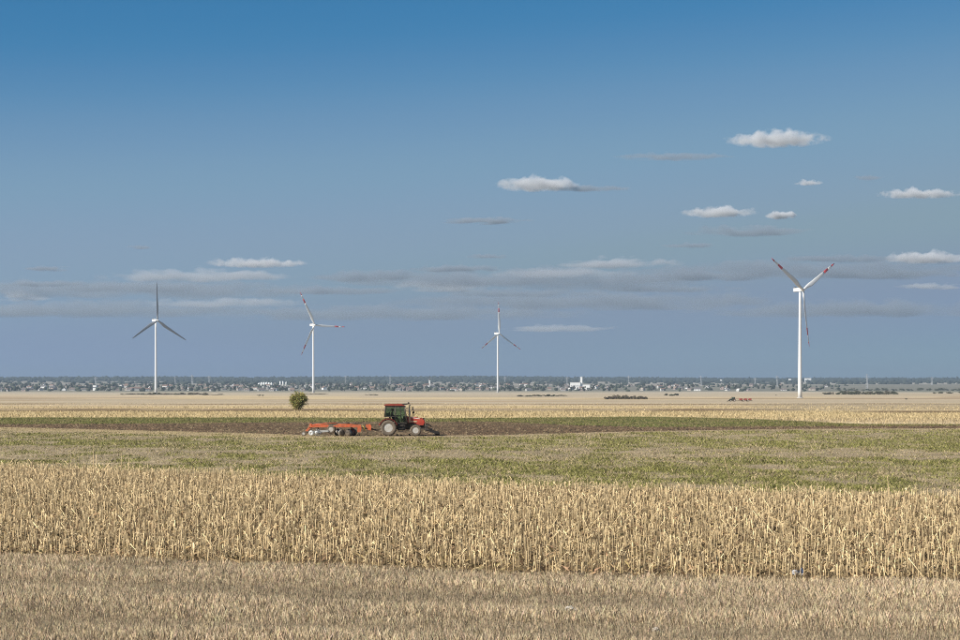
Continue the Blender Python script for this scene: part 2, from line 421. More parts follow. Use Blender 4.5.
BASE = 1250.0
def cloud(px, row, wpx, hpx, dens, label, group=None, soft=0.0, name='cumulus_cloud'):
    global _cs
    _cs += 1
    d = (BASE - CAMH) / ((HZ - row - hpx * 0.5) / F) if row < 330 else 34000
    d = min(d, 34000)
    s = d / F
    a = wpx * s * 0.58; c = hpx * s * 0.78; b = min(a * 0.8, max(c * 3.0, a * 0.4))
    bm = bmesh.new(); bmesh.ops.create_icosphere(bm, subdivisions=4, radius=1.0)
    for v in bm.verts:
        k = 1.0 + 0.16 * mnoise.noise(v.co * 2.3 + Vector((_cs * 7.1, 0, 0)))
        z = v.co.z * k
        if z < 0: z *= 0.56
        v.co = Vector((v.co.x * k * a, v.co.y * k * b, z * c))
    me = bpy.data.meshes.new(name); bm.to_mesh(me); bm.free()
    me.materials.append(cloud_material(a, b, c, dens / (2 * b) * ((0.8 if any(w_ in label[:34] for w_ in ('white', 'whitish', 'pale')) else 1.2) if soft else 0.8), _cs, soft, ((0.72, 0.76, 0.81) if any(w_ in label[:34] for w_ in ('white', 'whitish', 'pale')) else (0.50, 0.57, 0.65)) if soft else (0.87, 0.885, 0.91)))  # grey albedo of the soft clouds stands in for their own shading
    o = link(name, me, None, ((px - 480) / F * d, d, CAMH + (HZ - row - hpx * 0.1) * s))
    return tag(o, label, 'cloud', group)
_cs = 0
CL = [  # px, row, width, height, optical depth, softness, label
    (775, 138, 100, 17, 14, 0, 'long bright cumulus cloud, the highest one, far above the red banded turbine'),
    (672, 156, 112, 8, 4, .05, 'thin grey cloud streak just below the highest bright cloud'),
    (538, 183, 84, 16, 14, 0, 'bright lumpy cloud with a grey tail, high over the most distant turbine'),
    (592, 188, 80, 7, 4, .05, 'thin grey cloud tail trailing off the bright lumpy cloud'),
    (808, 182, 28, 7, 7, 0, 'tiny pale cloud puff beneath the highest long cloud'),
    (868, 177, 34, 7, 2.5, .05, 'faint grey cloud wisp above the flat white cloud'),
    (919, 193, 80, 11, 12, 0, 'long flat white cloud with a grey base, level with a tiny pale puff'),
    (719, 211, 72, 13, 14, 0, 'small dome shaped white cloud beside a rounder puff'),
    (781, 214, 30, 11, 14, 0, 'small round white cloud puff beside the dome shaped cloud'),
    (745, 230, 125, 13, 5, .05, 'ragged grey cloud spread below the dome shaped white cloud'),
    (485, 220, 92, 9, 7, .03, 'flat blue grey cloud sliver below the lumpy cloud with a tail'),
    (926, 257, 80, 14, 14, 0, 'bright cloud topping the long grey bank beyond the raised blades of the big turbine'),
    (256, 262, 94, 12, 10, 0, 'long pale cloud with white crown above the wide grey white cloud bank'),
    (50, 268, 50, 7, 4, .05, 'faint grey cloud dash alone in the blue above the very wide grey layer'),
    (138, 247, 26, 5, 3, .05, 'tiny faint cloud fleck above the grey bladed turbine'),
    (195, 275, 190, 15, 7, .05, 'wide grey white cloud bank behind the grey bladed turbine'),
    (20, 296, 60, 15, 9, .05, 'small pale lumpy cloud bank at the end of the very wide grey layer'),
    (447, 284, 110, 17, 9, .05, 'broad whitish cloud bank just above the most distant turbine'),
    (372, 275, 130, 14, 4, .08, 'grey cloud layer beside the broad whitish bank'),
    (618, 262, 120, 14, 8, .03, 'white crested cloud bank between the distant and the big turbine'),
    (560, 272, 150, 12, 4, .08, 'grey layered cloud under the white crested bank'),
    (700, 275, 190, 13, 5, .06, 'long grey cloud shelf behind the big turbine'),
    (890, 272, 150, 16, 4, .08, 'dusky grey cloud bank under the bright cloud beside the big turbine'),
    (930, 286, 66, 8, 6, .03, 'thin pale cloud bar low beside the big turbine'),
    (490, 256, 44, 6, 4, .05, 'faint grey cloud dash over the broad whitish bank'),
    (690, 245, 60, 6, 3, .05, 'faint cloud dash beneath the ragged grey cloud'),
    (220, 302, 160, 12, 5, .08, 'low pale cloud layer right of the grey bladed turbine'),
    (610, 300, 420, 20, 5, .07, 'low grey cloud veil behind the most distant turbine'),
    (850, 308, 360, 20, 5, .07, 'low grey cloud veil behind the big turbine tower'),
    (90, 308, 380, 20, 5, .07, 'low grey cloud veil behind the grey bladed turbine tower'),
    (390, 312, 400, 18, 5, .07, 'low grey cloud veil between the two middle turbines'),
    (540, 277, 420, 24, 5.5, .03, 'very wide grey layer, the main bank over the middle of the plain'),
    (800, 268, 340, 20, 4.5, .03, 'very wide grey layer crossing behind the blades of the tallest turbine'),
    (150, 288, 400, 22, 4.5, .03, 'very wide grey layer crossing behind the blades of the grey bladed turbine'),
    (130, 286, 210, 14, 4, .08, 'wide dusky streak under the wide grey white cloud bank'),
    (330, 290, 150, 10, 4, .08, 'dusky streak passing behind the blades of the turbine beyond the round tree'),
    (520, 292, 180, 10, 4, .08, 'dusky streak passing behind the upright blade of the most distant turbine'),
    (660, 288, 160, 9, 4, .08, 'dusky streak under the long grey cloud shelf'),
    (840, 258, 110, 9, 4, .08, 'dusky streak just above the raised blades of the tallest turbine'),
    (455, 268, 90, 9, 4, .08, 'dusky streak on top of the broad whitish bank'),
    (40, 283, 100, 9, 4, .08, 'dusky streak just above the small pale lumpy bank'),
    (560, 328, 110, 9, 5, .05, 'small whitish cloud bank low beside the most distant turbine'),
]
for px, row, wp, hp, dn, sf, lb in CL:
    cloud(px, row, wp, hp, dn, lb, 'clouds over the plain', sf, 'cumulus_cloud' if sf == 0 else 'stratus_cloud')

# ------------------------------------------------------------------ wind turbines
M_white = mat('turbine_white', (0.67, 0.67, 0.66), 0.5, 0.05, 0.08)
M_bred = mat('blade_red', (0.55, 0.05, 0.05), 0.5, 0.06, 0.1)
M_dgrey = mat('dark_grey_metal', (0.08, 0.08, 0.085), 0.6, 0.1, 2)
M_conc = mat('concrete', (0.45, 0.43, 0.40), 0.9, 0.15, 1)
BL = 61.0
def blade_loft(ranges, mname):
    bm = bmesh.new(); NS = 14
    def section(f):
        r = 1.2 + f * BL
        ch = np.interp(f, [0, .05, .2, .4, .7, .92, 1.0], [2.5, 2.6, 5.0, 4.2, 2.8, 1.9, 0.5])
        th = np.interp(f, [0, .05, .2, .4, .7, 1.0], [2.3, 2.3, 1.2, .75, .42, .08])
        tw = R(TWIST * np.interp(f, [0, .1, .2, .5, 1.0], [16, 16, 14, 7, 1]) + PITCH)
        off = np.interp(f, [0, .1, .25, 1], [0, 0, .9, .25])
        rnd = np.interp(f, [0, .05, .2], [1, 1, 0])
        pts = []
        for i in range(NS):
            a = 2 * math.pi * i / NS
            x = -math.cos(a); y = math.sin(a)
            yy = y * (rnd + (1 - rnd) * (0.5 + 0.5 * (1 - (x + 1) / 2) ** 0.8))
            X = x * ch / 2 + off; Y = yy * th / 2
            bend = -0.9 * f * f          # slight prebend away from the tower
            pts.append(bm.verts.new((X * math.cos(tw) - Y * math.sin(tw), X * math.sin(tw) + Y * math.cos(tw) + bend, r)))
        return pts
    for f0, f1 in ranges:
        k = max(2, int((f1 - f0) * 26))
        rings = [section(f0 + (f1 - f0) * i / k) for i in range(k + 1)]
        for q in range(k):
            for i in range(NS):
                fc = bm.faces.new((rings[q][i], rings[q][(i + 1) % NS], rings[q + 1][(i + 1) % NS], rings[q + 1][i])); fc.smooth = True
        bm.faces.new(rings[0]); bm.faces.new(rings[-1])
    bmesh.ops.recalc_face_normals(bm, faces=bm.faces)
    me = bpy.data.meshes.new(mname); bm.to_mesh(me); bm.free()
    return me
PITCH, TWIST = 2, 1
bl_plain = blade_loft([(0, 1)], 'blade'); bl_plain.materials.append(mat('blade_shade_grey', (0.26, 0.27, 0.29), 0.5, 0.05, 0.1))  # dark grey paints in the shade on these blades
PITCH, TWIST = -8, -1
bl_white = blade_loft([(0, .66), (.79, .91)], 'blade'); bl_white.materials.append(M_white)
bl_band = blade_loft([(.66, .79)], 'red_band'); bl_band.materials.append(M_bred)
bl_tip = blade_loft([(.91, 1)], 'red_tip'); bl_tip.materials.append(M_bred)

HUB = 117.0
def turbine(px, hubpx, base_row, yaw, phi0, banded, label):
    d = HUB * F / hubpx; x = (px - 480) / F * d
    z = gzf(x, d)
    root = empty('wind_turbine', (x, d, z), R(yaw), label, 'wind turbine', 'wind turbines on the plain')
    hub_h = CAMH + (HZ - (base_row - hubpx)) / F * d - z      # hub where the photograph has it
    t = MB()
    prof = [(2.15 - 0.85 * k / 12, -1.0 + (hub_h - 2.2 + 1.0) * k / 12) for k in range(13)]
    t.lathe(prof, seg=36); t.build('tower', M_white, root)
    b = MB(); b.lathe([(3.6, -1.0), (3.6, 0.35), (2.4, 0.6)], seg=28, smooth=False); b.build('foundation', M_conc, root)
    dd = MB(); dd.box((0, -2.16, 1.9), (0.9, 0.12, 2.1), bev=0.02); dd.build('door', M_dgrey, root)
    nb = MB(); nb.box((0, 2.9, hub_h + 0.25), (3.7, 10.6, 3.9), bev=0.75)
    nc = nb.build('nacelle', M_white, root)
    cb = MB(); cb.box((0, 6.6, hub_h + 2.75), (2.6, 2.0, 1.25), bev=0.15); cb.build('cooler', M_dgrey, nc)
    mv = MB(); mv.tube([(0.8, 7.6, hub_h + 2.0), (0.8, 7.6, hub_h + 4.4)], 0.09, 6); mv.build('wind_vane', M_dgrey, nc)
    tilt = Matrix.Rotation(R(-5), 4, 'X')
    hc = Vector((0, -4.3, hub_h))
    h = MB(); h.lathe([(1.55, 2.0), (1.75, 0.8), (1.7, -0.3), (1.35, -1.3), (0.75, -1.95), (0.05, -2.2)], axis='Y', seg=24)
    ho = h.build('hub', M_white, root, hc); ho.rotation_euler = (R(-5), 0, 0)
    for k in range(3):
        ph = phi0 + 120 * k
        M = Matrix.Translation(hc) @ tilt @ Matrix.Rotation(R(ph), 4, 'Y') @ Matrix.Rotation(R(2.0), 4, 'X')
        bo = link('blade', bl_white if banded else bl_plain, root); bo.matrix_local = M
        if banded:
            link('red_band', bl_band, bo); link('red_tip', bl_tip, bo)
    return root
turbine(155.8, 73.0, 393.5, 47, 0, False, 'wind turbine with plain blades, shade painted in dark grey, standing behind a low hedge')
turbine(313.3, 68.0, 393.0, 40, 92, True, 'red banded turbine with one blade level, standing beyond the round tree')
turbine(497.8, 59.5, 393.0, 44, 0, True, 'smallest and most distant turbine, one red tipped blade pointing straight up')
turbine(800.0, 108.5, 398.5, 42, 60, True, 'tallest turbine, red banded blades spread in a Y with one hanging down')

# ------------------------------------------------------------------ tractor
M_red = mat('tractor_red', (0.46, 0.038, 0.022), 0.42, 0.25, 2.5, spec=0.5, dust=0.35)
M_maroon = mat('dark_maroon', (0.14, 0.022, 0.016), 0.5, 0.2, 3)
M_orange = mat('harrow_orange', (0.60, 0.105, 0.03), 0.6, 0.4, 4, spec=0.4, bump=0.1, dust=0.75)
M_black = mat('black_frame', (0.022, 0.022, 0.024), 0.6, 0.3, 3, dust=0.35)
M_roofred = mat('roof_red', (0.26, 0.03, 0.022), 0.5, 0.25, 2.5, dust=0.35)
M_shadow = mat('shadow_black', (0.018, 0.017, 0.017), 0.7, 0.3, 5)
M_iron = mat('dusty_iron', (0.06, 0.052, 0.045), 0.8, 0.35, 4, bump=0.2, dust=0.6)
M_tyre = mat('dusty_tyre', (0.155, 0.125, 0.095), 0.95, 0.25, 4, bump=0.3)
M_rim = mat('rim_white', (0.58, 0.58, 0.55), 0.6, 0.14, 3, dust=0.8)
M_cream = mat('cream_stripe', (0.62, 0.42, 0.26), 0.5, 0.1, 4)
M_wstripe = mat('white_stripe', (0.75, 0.72, 0.68), 0.5, 0.06, 4)
M_pipe = mat('exhaust_pipe_metal', (0.45, 0.40, 0.34), 0.5, 0.15, 3)
M_lamp = mat('lamp_lens', (0.8, 0.8, 0.75), 0.15, 0.03, 5, spec=0.7)
M_glass = glass_mat('cab_glass', (0.62, 0.72, 0.69))
M_seat = mat('seat_fabric', (0.03, 0.03, 0.032), 0.9, 0.2, 6)
M_green = mat('jerrycan_green', (0.04, 0.22, 0.09), 0.5, 0.15, 4)
M_steel = mat('worn_steel', (0.50, 0.50, 0.48), 0.38, 0.2, 5, metallic=0.35, spec=0.5)
M_yel = mat('yellow_hose', (0.6, 0.42, 0.05), 0.5, 0.1, 4)

def wheel(parent, x, y, z, r, wd, rimr, lugs, side):
    h = MB(); h.lathe([(0.02, -wd * .37), (rimr * .22, -wd * .365), (rimr * .22, wd * .365), (0.02, wd * .37)], axis='Y', seg=12)
    hub = h.build('wheel', M_black, parent, (x, y, z))
    t = MB()
    hw = wd / 2
    t.lathe([(rimr, -hw * .82), (rimr + .04, -hw * .95), (r * .80, -hw), (r * .93, -hw * .92), (r * .955, -hw * .6),
             (r * .965, 0), (r * .955, hw * .6), (r * .93, hw * .92), (r * .80, hw), (rimr + .04, hw * .95), (rimr, hw * .82)], axis='Y', seg=32)
    for k in range(lugs):
        for s in (-1, 1):
            a = 2 * math.pi * (k + (0.5 if s > 0 else 0)) / lugs
            M = Matrix.Rotation(-a, 4, 'Y') @ Matrix.Translation((r * .965, s * hw * .5, 0)) @ Matrix.Rotation(R(s * 35), 4, 'X')
            t.box((0, 0, 0), (r * .075, hw * 1.0, r * .07), rot=M)
    t.build('tyre', M_tyre, hub)
    q = MB()
    f = side * hw
    q.lathe([(rimr + .012, f * .85), (rimr * .97, f * .9), (rimr * .84, f * .40), (rimr * .48, f * .22), (rimr * .42, f * .62), (rimr * .16, f * .70), (0.01, f * .70)], axis='Y', seg=28)
    q.lathe([(rimr + .012, -f * .85), (rimr * .9, -f * .5), (0.01, -f * .3)], axis='Y', seg=28)
    for k in range(8):
        a = 2 * math.pi * k / 8
        q.lathe([(0.022, f * .6), (0.022, f * .72)], origin=(math.cos(a) * rimr * .3, 0, math.sin(a) * rimr * .3), axis='Y', seg=6, smooth=False)
    q.build('rim', M_rim, hub)
    return hub

def make_tractor(loc, rz, label, red=M_red, group=None):
    """x forward, rear axle at x = 0, y across (the near side is -y)"""
    T = empty('tractor', loc, rz, label, 'tractor', group)
    # chassis: gearbox, engine block, axles
    c = MB()
    c.box((0.05, 0, 0.85), (0.9, 0.55, 0.62), bev=0.06); c.box((1.05, 0, 0.85), (1.3, 0.46, 0.5), bev=0.05)
    c.box((2.25, 0, 0.98), (1.5, 0.44, 0.62), bev=0.04); c.box((2.3, 0, 0.68), (1.3, 0.36, 0.2), bev=0.03)
    c.lathe([(0.13, -0.78), (0.19, -0.3), (0.19, 0.3), (0.13, 0.78)], origin=(0, 0, 0.75), axis='Y', seg=14)
    c.lathe([(0.08, -0.72), (0.12, 0), (0.08, 0.72)], origin=(2.49, 0, 0.5), axis='Y', seg=12)
    c.box((3.15, 0, 0.85), (0.35, 0.42, 0.5), bev=0.04)
    for k in range(5): c.tube([(1.75 + .2 * k, -0.235, 0.98), (1.75 + .2 * k, -0.30, 1.2)], 0.035, 6)
    c.build('chassis', M_iron, T)
    # hood, with stripe, grille and headlights
    hd = MB()
    prof = [(1.45, 1.22), (2.55, 1.18), (2.62, 0.98), (3.22, 0.98), (3.3, 1.2), (3.27, 1.52), (3.15, 1.62), (2.4, 1.74), (1.45, 1.82)]
    hd.prism(prof, -0.37, 0.37)
    es = [e for e in hd.bm.edges if abs(e.verts[0].co.y - e.verts[1].co.y) < 1e-4 and min(e.verts[0].co.z, e.verts[1].co.z) > 1.4]
    bmesh.ops.bevel(hd.bm, geom=es, offset=0.08, segments=3, affect='EDGES')
    hood = hd.build('hood', red, T)
    s = MB(); s.box((1.95, -0.378, 1.50), (0.16, 0.012, 0.5)); s.box((2.3, -0.378, 1.33), (0.62, 0.012, 0.12)); s.box((1.62, -0.378, 1.31), (0.34, 0.012, 0.14))
    s.build('side_stripe', M_cream, hood)
    s = MB(); s.prism([(2.1, 1.66), (2.9, 1.545), (2.9, 1.60), (2.1, 1.72)], -0.378, -0.36); s.build('emblem_stripe', M_wstripe, hood)
    for y in (-0.378, 0.378):
        s = MB(); s.box((1.66, y, 1.56), (0.26, 0.012, 0.14)); s.build('side_vent', M_black, hood)
    g = MB()
    g.box((3.305, 0, 1.24), (0.04, 0.56, 0.4))
    for k in range(7): g.box((3.33, -0.24 + k * .08, 1.24), (0.02, 0.02, 0.38))
    g.box((3.24, 0, 1.58), (0.14, 0.72, 0.10), bev=0.03)
    g.build('grille', M_black, hood)
    for y in (-0.22, 0.22):
        q = MB(); q.lathe([(0.09, 0), (0.1, 0.03), (0.07, 0.05), (0.01, 0.055)], origin=(3.32, y, 1.47), axis='X', seg=14); q.build('headlight', M_lamp, hood)
    # cab frame: posts and rails
    f = MB()
    P = 0.045
    pts = {'rear': ((-0.32, 1.78), (-0.26, 2.72)), 'mid': ((0.62, 1.25), (0.62, 2.72)), 'front': ((1.72, 1.20), (1.46, 2.72))}
    for y in (-0.72, 0.72):
        for k, (a, b) in pts.items():
            f.tube([(a[0], y, a[1]), (b[0], y, b[1])], 0.065, 6)
        f.box((0.15, y, 1.79), (0.95, 0.08, 0.09)); f.box((0.6, y, 2.70), (1.80, 0.09, 0.13))
        f.box((1.17, y, 1.20), (1.1, 0.08, 0.09))
    for x, z in ((-0.32, 1.79), (-0.26, 2.70), (1.46, 2.70), (1.70, 1.80)): f.box((x, 0, z), (0.08, 1.44, 0.08))
    f.box((1.1, 0, 1.12), (1.15, 1.4, 0.1)); f.box((1.68, 0, 1.5), (0.06, 1.40, 0.55)); f.box((-0.28, 0, 1.5), (0.06, 1.40, 0.55))
    f.build('cab_frame', M_black, T)
    # roof with visor, beacon and work lamps
    rf = MB(); rf.prism([(-0.38, 2.77), (-0.42, 2.82), (-0.3, 2.91), (0.6, 2.955), (1.3, 2.93), (1.48, 2.84), (1.46, 2.77)], -0.80, 0.80)
    es = [e for e in rf.bm.edges if abs(e.verts[0].co.y - e.verts[1].co.y) < 1e-4 and e.verts[0].co.z > 2.85 and e.verts[1].co.z > 2.85]
    bmesh.ops.bevel(rf.bm, geom=es, offset=0.05, segments=2, affect='EDGES')
    roof = rf.build('cab_roof', M_roofred if red is M_red else red, T)
    v = MB(); v.prism([(1.22, 2.80), (1.95, 2.94), (1.98, 2.99), (1.90, 3.0), (1.35, 2.965), (1.25, 2.93)], -0.78, 0.78); v.build('sun_visor', M_black, roof)
    v = MB(); v.lathe([(0.06, 0), (0.06, 0.1), (0.03, 0.14), (0.005, 0.15)], origin=(1.85, -0.6, 2.99), seg=10); v.build('beacon', M_black, roof)
    for y in (-0.55, 0.55):
        q = MB(); q.lathe([(0.085, 0), (0.095, 0.02), (0.06, -0.09), (0.01, -0.1)], origin=(1.56, y, 2.70), axis='X', seg=12); q.build('work_lamp', M_lamp, roof)
    # glass panes
    for y in (-0.73, 0.73):
        q = MB(); q.prism([(-0.26, 1.84), (0.55, 1.84), (0.55, 2.66), (-0.21, 2.66)], y - .006, y + .006); q.build('side_window', M_glass, T)
        q = MB(); q.prism([(0.69, 1.27), (1.65, 1.27), (1.42, 2.66), (0.69, 2.66)], y - .006, y + .006); dr = q.build('door', M_glass, T)
        sg = -1 if y < 0 else 1
        q = MB(); q.tube([(0.76, y + sg * .02, 1.62), (0.80, y + sg * .06, 1.7), (0.80, y + sg * .06, 1.86), (0.76, y + sg * .02, 1.94)], 0.015, 6); q.build('handle', M_black, dr)
        q = MB(); q.tube([(1.25, y, 1.28), (1.06, y, 2.66)], 0.028, 6); q.build('door_post', M_black, dr)
    q = MB(); q.prism([(1.71, 1.80), (1.725, 1.80), (1.475, 2.68), (1.46, 2.68)], -0.66, 0.66); q.build('windscreen', M_glass, T)
    q = MB(); q.prism([(-0.325, 1.84), (-0.31, 1.84), (-0.255, 2.66), (-0.27, 2.66)], -0.66, 0.66); q.build('rear_window', M_glass, T)
    # interior
    q = MB(); q.box((0.35, 0, 1.52), (0.5, 0.52, 0.14), bev=0.05); q.box((0.12, 0, 1.88), (0.13, 0.5, 0.66), rot=Matrix.Rotation(R(-8), 4, 'Y'), bev=0.05)
    q.box((0.35, 0, 1.32), (0.36, 0.36, 0.3)); q.build('seat', M_seat, T)
    q = MB(); q.tube([(1.42, 0, 1.3), (1.1, 0, 1.86)], 0.035, 8)
    ring = [(1.08 + 0.19 * math.cos(a) * 0.72, 0.19 * math.sin(a), 1.88 + 0.19 * math.cos(a) * 0.52) for a in [2 * math.pi * k / 16 for k in range(17)]]
    q.tube(ring, 0.016, 6); q.tube([ring[0], ring[8]], 0.012, 6); q.build('steering_wheel', M_black, T)
    q = MB(); q.box((1.5, 0, 1.62), (0.3, 0.9, 0.34), bev=0.05); q.build('dashboard', M_seat, T)
    q = MB(); q.box((-0.02, -0.45, 1.98), (0.36, 0.2, 0.26), bev=0.03); q.build('jerrycan', M_green, T)  # green jerrycan beside the seat, parented to the tractor
    # fenders over the rear wheels
    for y in (-0.88, 0.88):
        q = MB(); r0, r1 = 0.80, 0.87; A = [R(a) for a in range(18, 172, 11)]
        poly = [(r1 * math.cos(a), 0.75 + r1 * math.sin(a)) for a in A] + [(r0 * math.cos(a), 0.75 + r0 * math.sin(a)) for a in A[::-1]]
        n = len(A); bm = q.bm
        ra = [bm.verts.new((x, y - .25, z)) for x, z in poly]; rb = [bm.verts.new((x, y + .25, z)) for x, z in poly]
        for k in range(n - 1):
            bm.faces.new((ra[k], ra[k + 1], rb[k + 1], rb[k])); bm.faces.new((ra[2 * n - 1 - k], ra[2 * n - 2 - k], rb[2 * n - 2 - k], rb[2 * n - 1 - k]))
            bm.faces.new((ra[k], ra[k + 1], ra[2 * n - 2 - k], ra[2 * n - 1 - k])); bm.faces.new((rb[k], rb[k + 1], rb[2 * n - 2 - k], rb[2 * n - 1 - k]))
        bm.faces.new((ra[0], rb[0], rb[-1], ra[-1])); bm.faces.new((ra[n - 1], rb[n - 1], rb[n], ra[n]))
        fd = q.build('rear_fender', M_maroon, T)
        q = MB(); q.box((-0.86, y, 1.02), (0.05, 0.2, 0.1), bev=0.015); q.build('tail_lamp', M_red, fd)
        q = MB(); A2 = [R(a) for a in range(35, 150, 14)]
        poly = [(2.49 + .58 * math.cos(a), 0.5 + .60 * math.sin(a)) for a in A2] + [(2.49 + .55 * math.cos(a), 0.5 + .565 * math.sin(a)) for a in A2[::-1]]
        bm = q.bm; n = len(A2)
        ra = [bm.verts.new((x, y * .93 - .17, z)) for x, z in poly]; rb = [bm.verts.new((x, y * .93 + .17, z)) for x, z in poly]
        for k in range(n - 1):
            bm.faces.new((ra[k], ra[k + 1], rb[k + 1], rb[k])); bm.faces.new((ra[2 * n - 1 - k], ra[2 * n - 2 - k], rb[2 * n - 2 - k], rb[2 * n - 1 - k]))
            bm.faces.new((ra[k], ra[k + 1], ra[2 * n - 2 - k], ra[2 * n - 1 - k])); bm.faces.new((rb[k], rb[k + 1], rb[2 * n - 2 - k], rb[2 * n - 1 - k]))
        q.build('front_mudguard', M_black, T)
    for s in (-1, 1):
        wheel(T, 0, s * 0.88, 0.75, 0.76, 0.46, 0.385, 18, s)
        wheel(T, 2.49, s * 0.82, 0.52, 0.53, 0.34, 0.27, 16, s)
        q = MB(); q.box((1.2, s * 0.62, 0.78), (0.72, 0.34, 0.5), bev=0.06); q.build('fuel_tank', M_black, T)
        st = MB()
        for k in range(3): st.box((1.15, s * (0.86 - .03 * k), 0.42 + .26 * k), (0.42, 0.2, 0.035))
        for xx in (0.95, 1.35): st.tube([(xx, s * 0.9, 0.40), (xx, s * 0.82, 1.15)], 0.018, 6)
        st.build('step', M_black, T)
        q = MB(); q.tube([(1.5, s * 0.75, 2.5), (1.95, s * 0.98, 2.62), (2.2, s * 1.0, 2.6)], 0.016, 6)
        mo = q.build('mirror', M_black, T)
        q = MB(); q.box((2.24, s * 1.0, 2.5), (0.07, 0.2, 0.36), bev=0.025); q.build('mirror_housing', M_black, mo)
    # exhaust and air intake
    q = MB(); q.lathe([(0.06, 0), (0.06, 0.15), (0.095, 0.18), (0.095, 0.55), (0.055, 0.6), (0.05, 1.0)], origin=(1.93, -0.28, 1.72), seg=12)
    q.tube([(1.93, -0.28, 2.70), (1.95, -0.28, 2.80), (2.02, -0.28, 2.86)], 0.05, 8); q.build('exhaust_pipe', M_pipe, T)
    q = MB(); q.lathe([(0.04, 0), (0.04, 0.35), (0.1, 0.38), (0.1, 0.5), (0.03, 0.55)], origin=(2.3, 0.2, 1.7), seg=12); q.build('air_intake', M_black, T)
    # front linkage and ballast
    q = MB()
    for y in (-0.42, 0.42):
        q.tube([(3.3, y, 0.62), (3.75, y, 0.56), (4.15, y, 0.5)], 0.05, 6); q.tube([(3.35, y, 1.0), (3.85, y, 0.6)], 0.04, 6)
    q.box((3.5, 0, 0.78), (0.24, 0.8, 0.42), bev=0.03); q.tube([(3.4, 0, 1.15), (3.8, 0, 0.98), (4.0, 0, 0.8)], 0.045, 6)
    q.tube([(4.08, -0.5, 0.52), (4.08, 0.5, 0.52)], 0.04, 6)
    q.build('front_linkage', M_black, T)
    for k in range(6):
        q = MB(); q.prism([(3.42, 0.45), (3.66, 0.45), (3.72, 0.55), (3.72, 0.98), (3.6, 1.05), (3.42, 1.0)], -0.39 + .13 * k, -0.39 + .13 * k + .11); q.build('ballast_weight', M_iron, T)
    # added black shape on the linkage, standing in for the tractor's shadow ahead
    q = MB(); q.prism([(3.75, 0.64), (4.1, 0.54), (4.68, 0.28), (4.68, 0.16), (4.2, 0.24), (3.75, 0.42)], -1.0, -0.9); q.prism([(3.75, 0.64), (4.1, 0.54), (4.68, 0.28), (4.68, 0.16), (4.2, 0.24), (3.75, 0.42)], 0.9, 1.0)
    q.box((3.95, 0, 0.6), (0.14, 2.0, 0.14)); pk = q.build('shadow_shape', M_shadow, T)
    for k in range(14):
        q = MB(); q.lathe([(0.04, -.05), (0.18, -.035), (0.21, 0), (0.18, .035), (0.04, .05)], origin=(4.5, -0.84 + .13 * k, 0.21), axis='Y', seg=16); q.build('shadow_ring', M_shadow, pk)
    # rear linkage
    q = MB()
    for y in (-0.4, 0.4):
        q.tube([(-0.25, y, 0.55), (-0.85, y * 1.05, 0.48)], 0.045, 6); q.tube([(-0.3, y, 1.2), (-0.72, y, 0.5)], 0.03, 6)
    q.tube([(-0.3, 0, 1.05), (-0.85, 0, 0.9)], 0.04, 6); q.box((-0.5, 0, 0.46), (0.9, 0.12, 0.06)); q.build('rear_linkage', M_iron, T)
    return T

xt, yt, zt = at(400, 435.9)
TR = (( 388.4 - 480) / F * yt, yt, gzf(0, yt))
tractor = make_tractor(TR, R(3), 'red farm tractor with dark cab and white rims pulling a disc harrow')

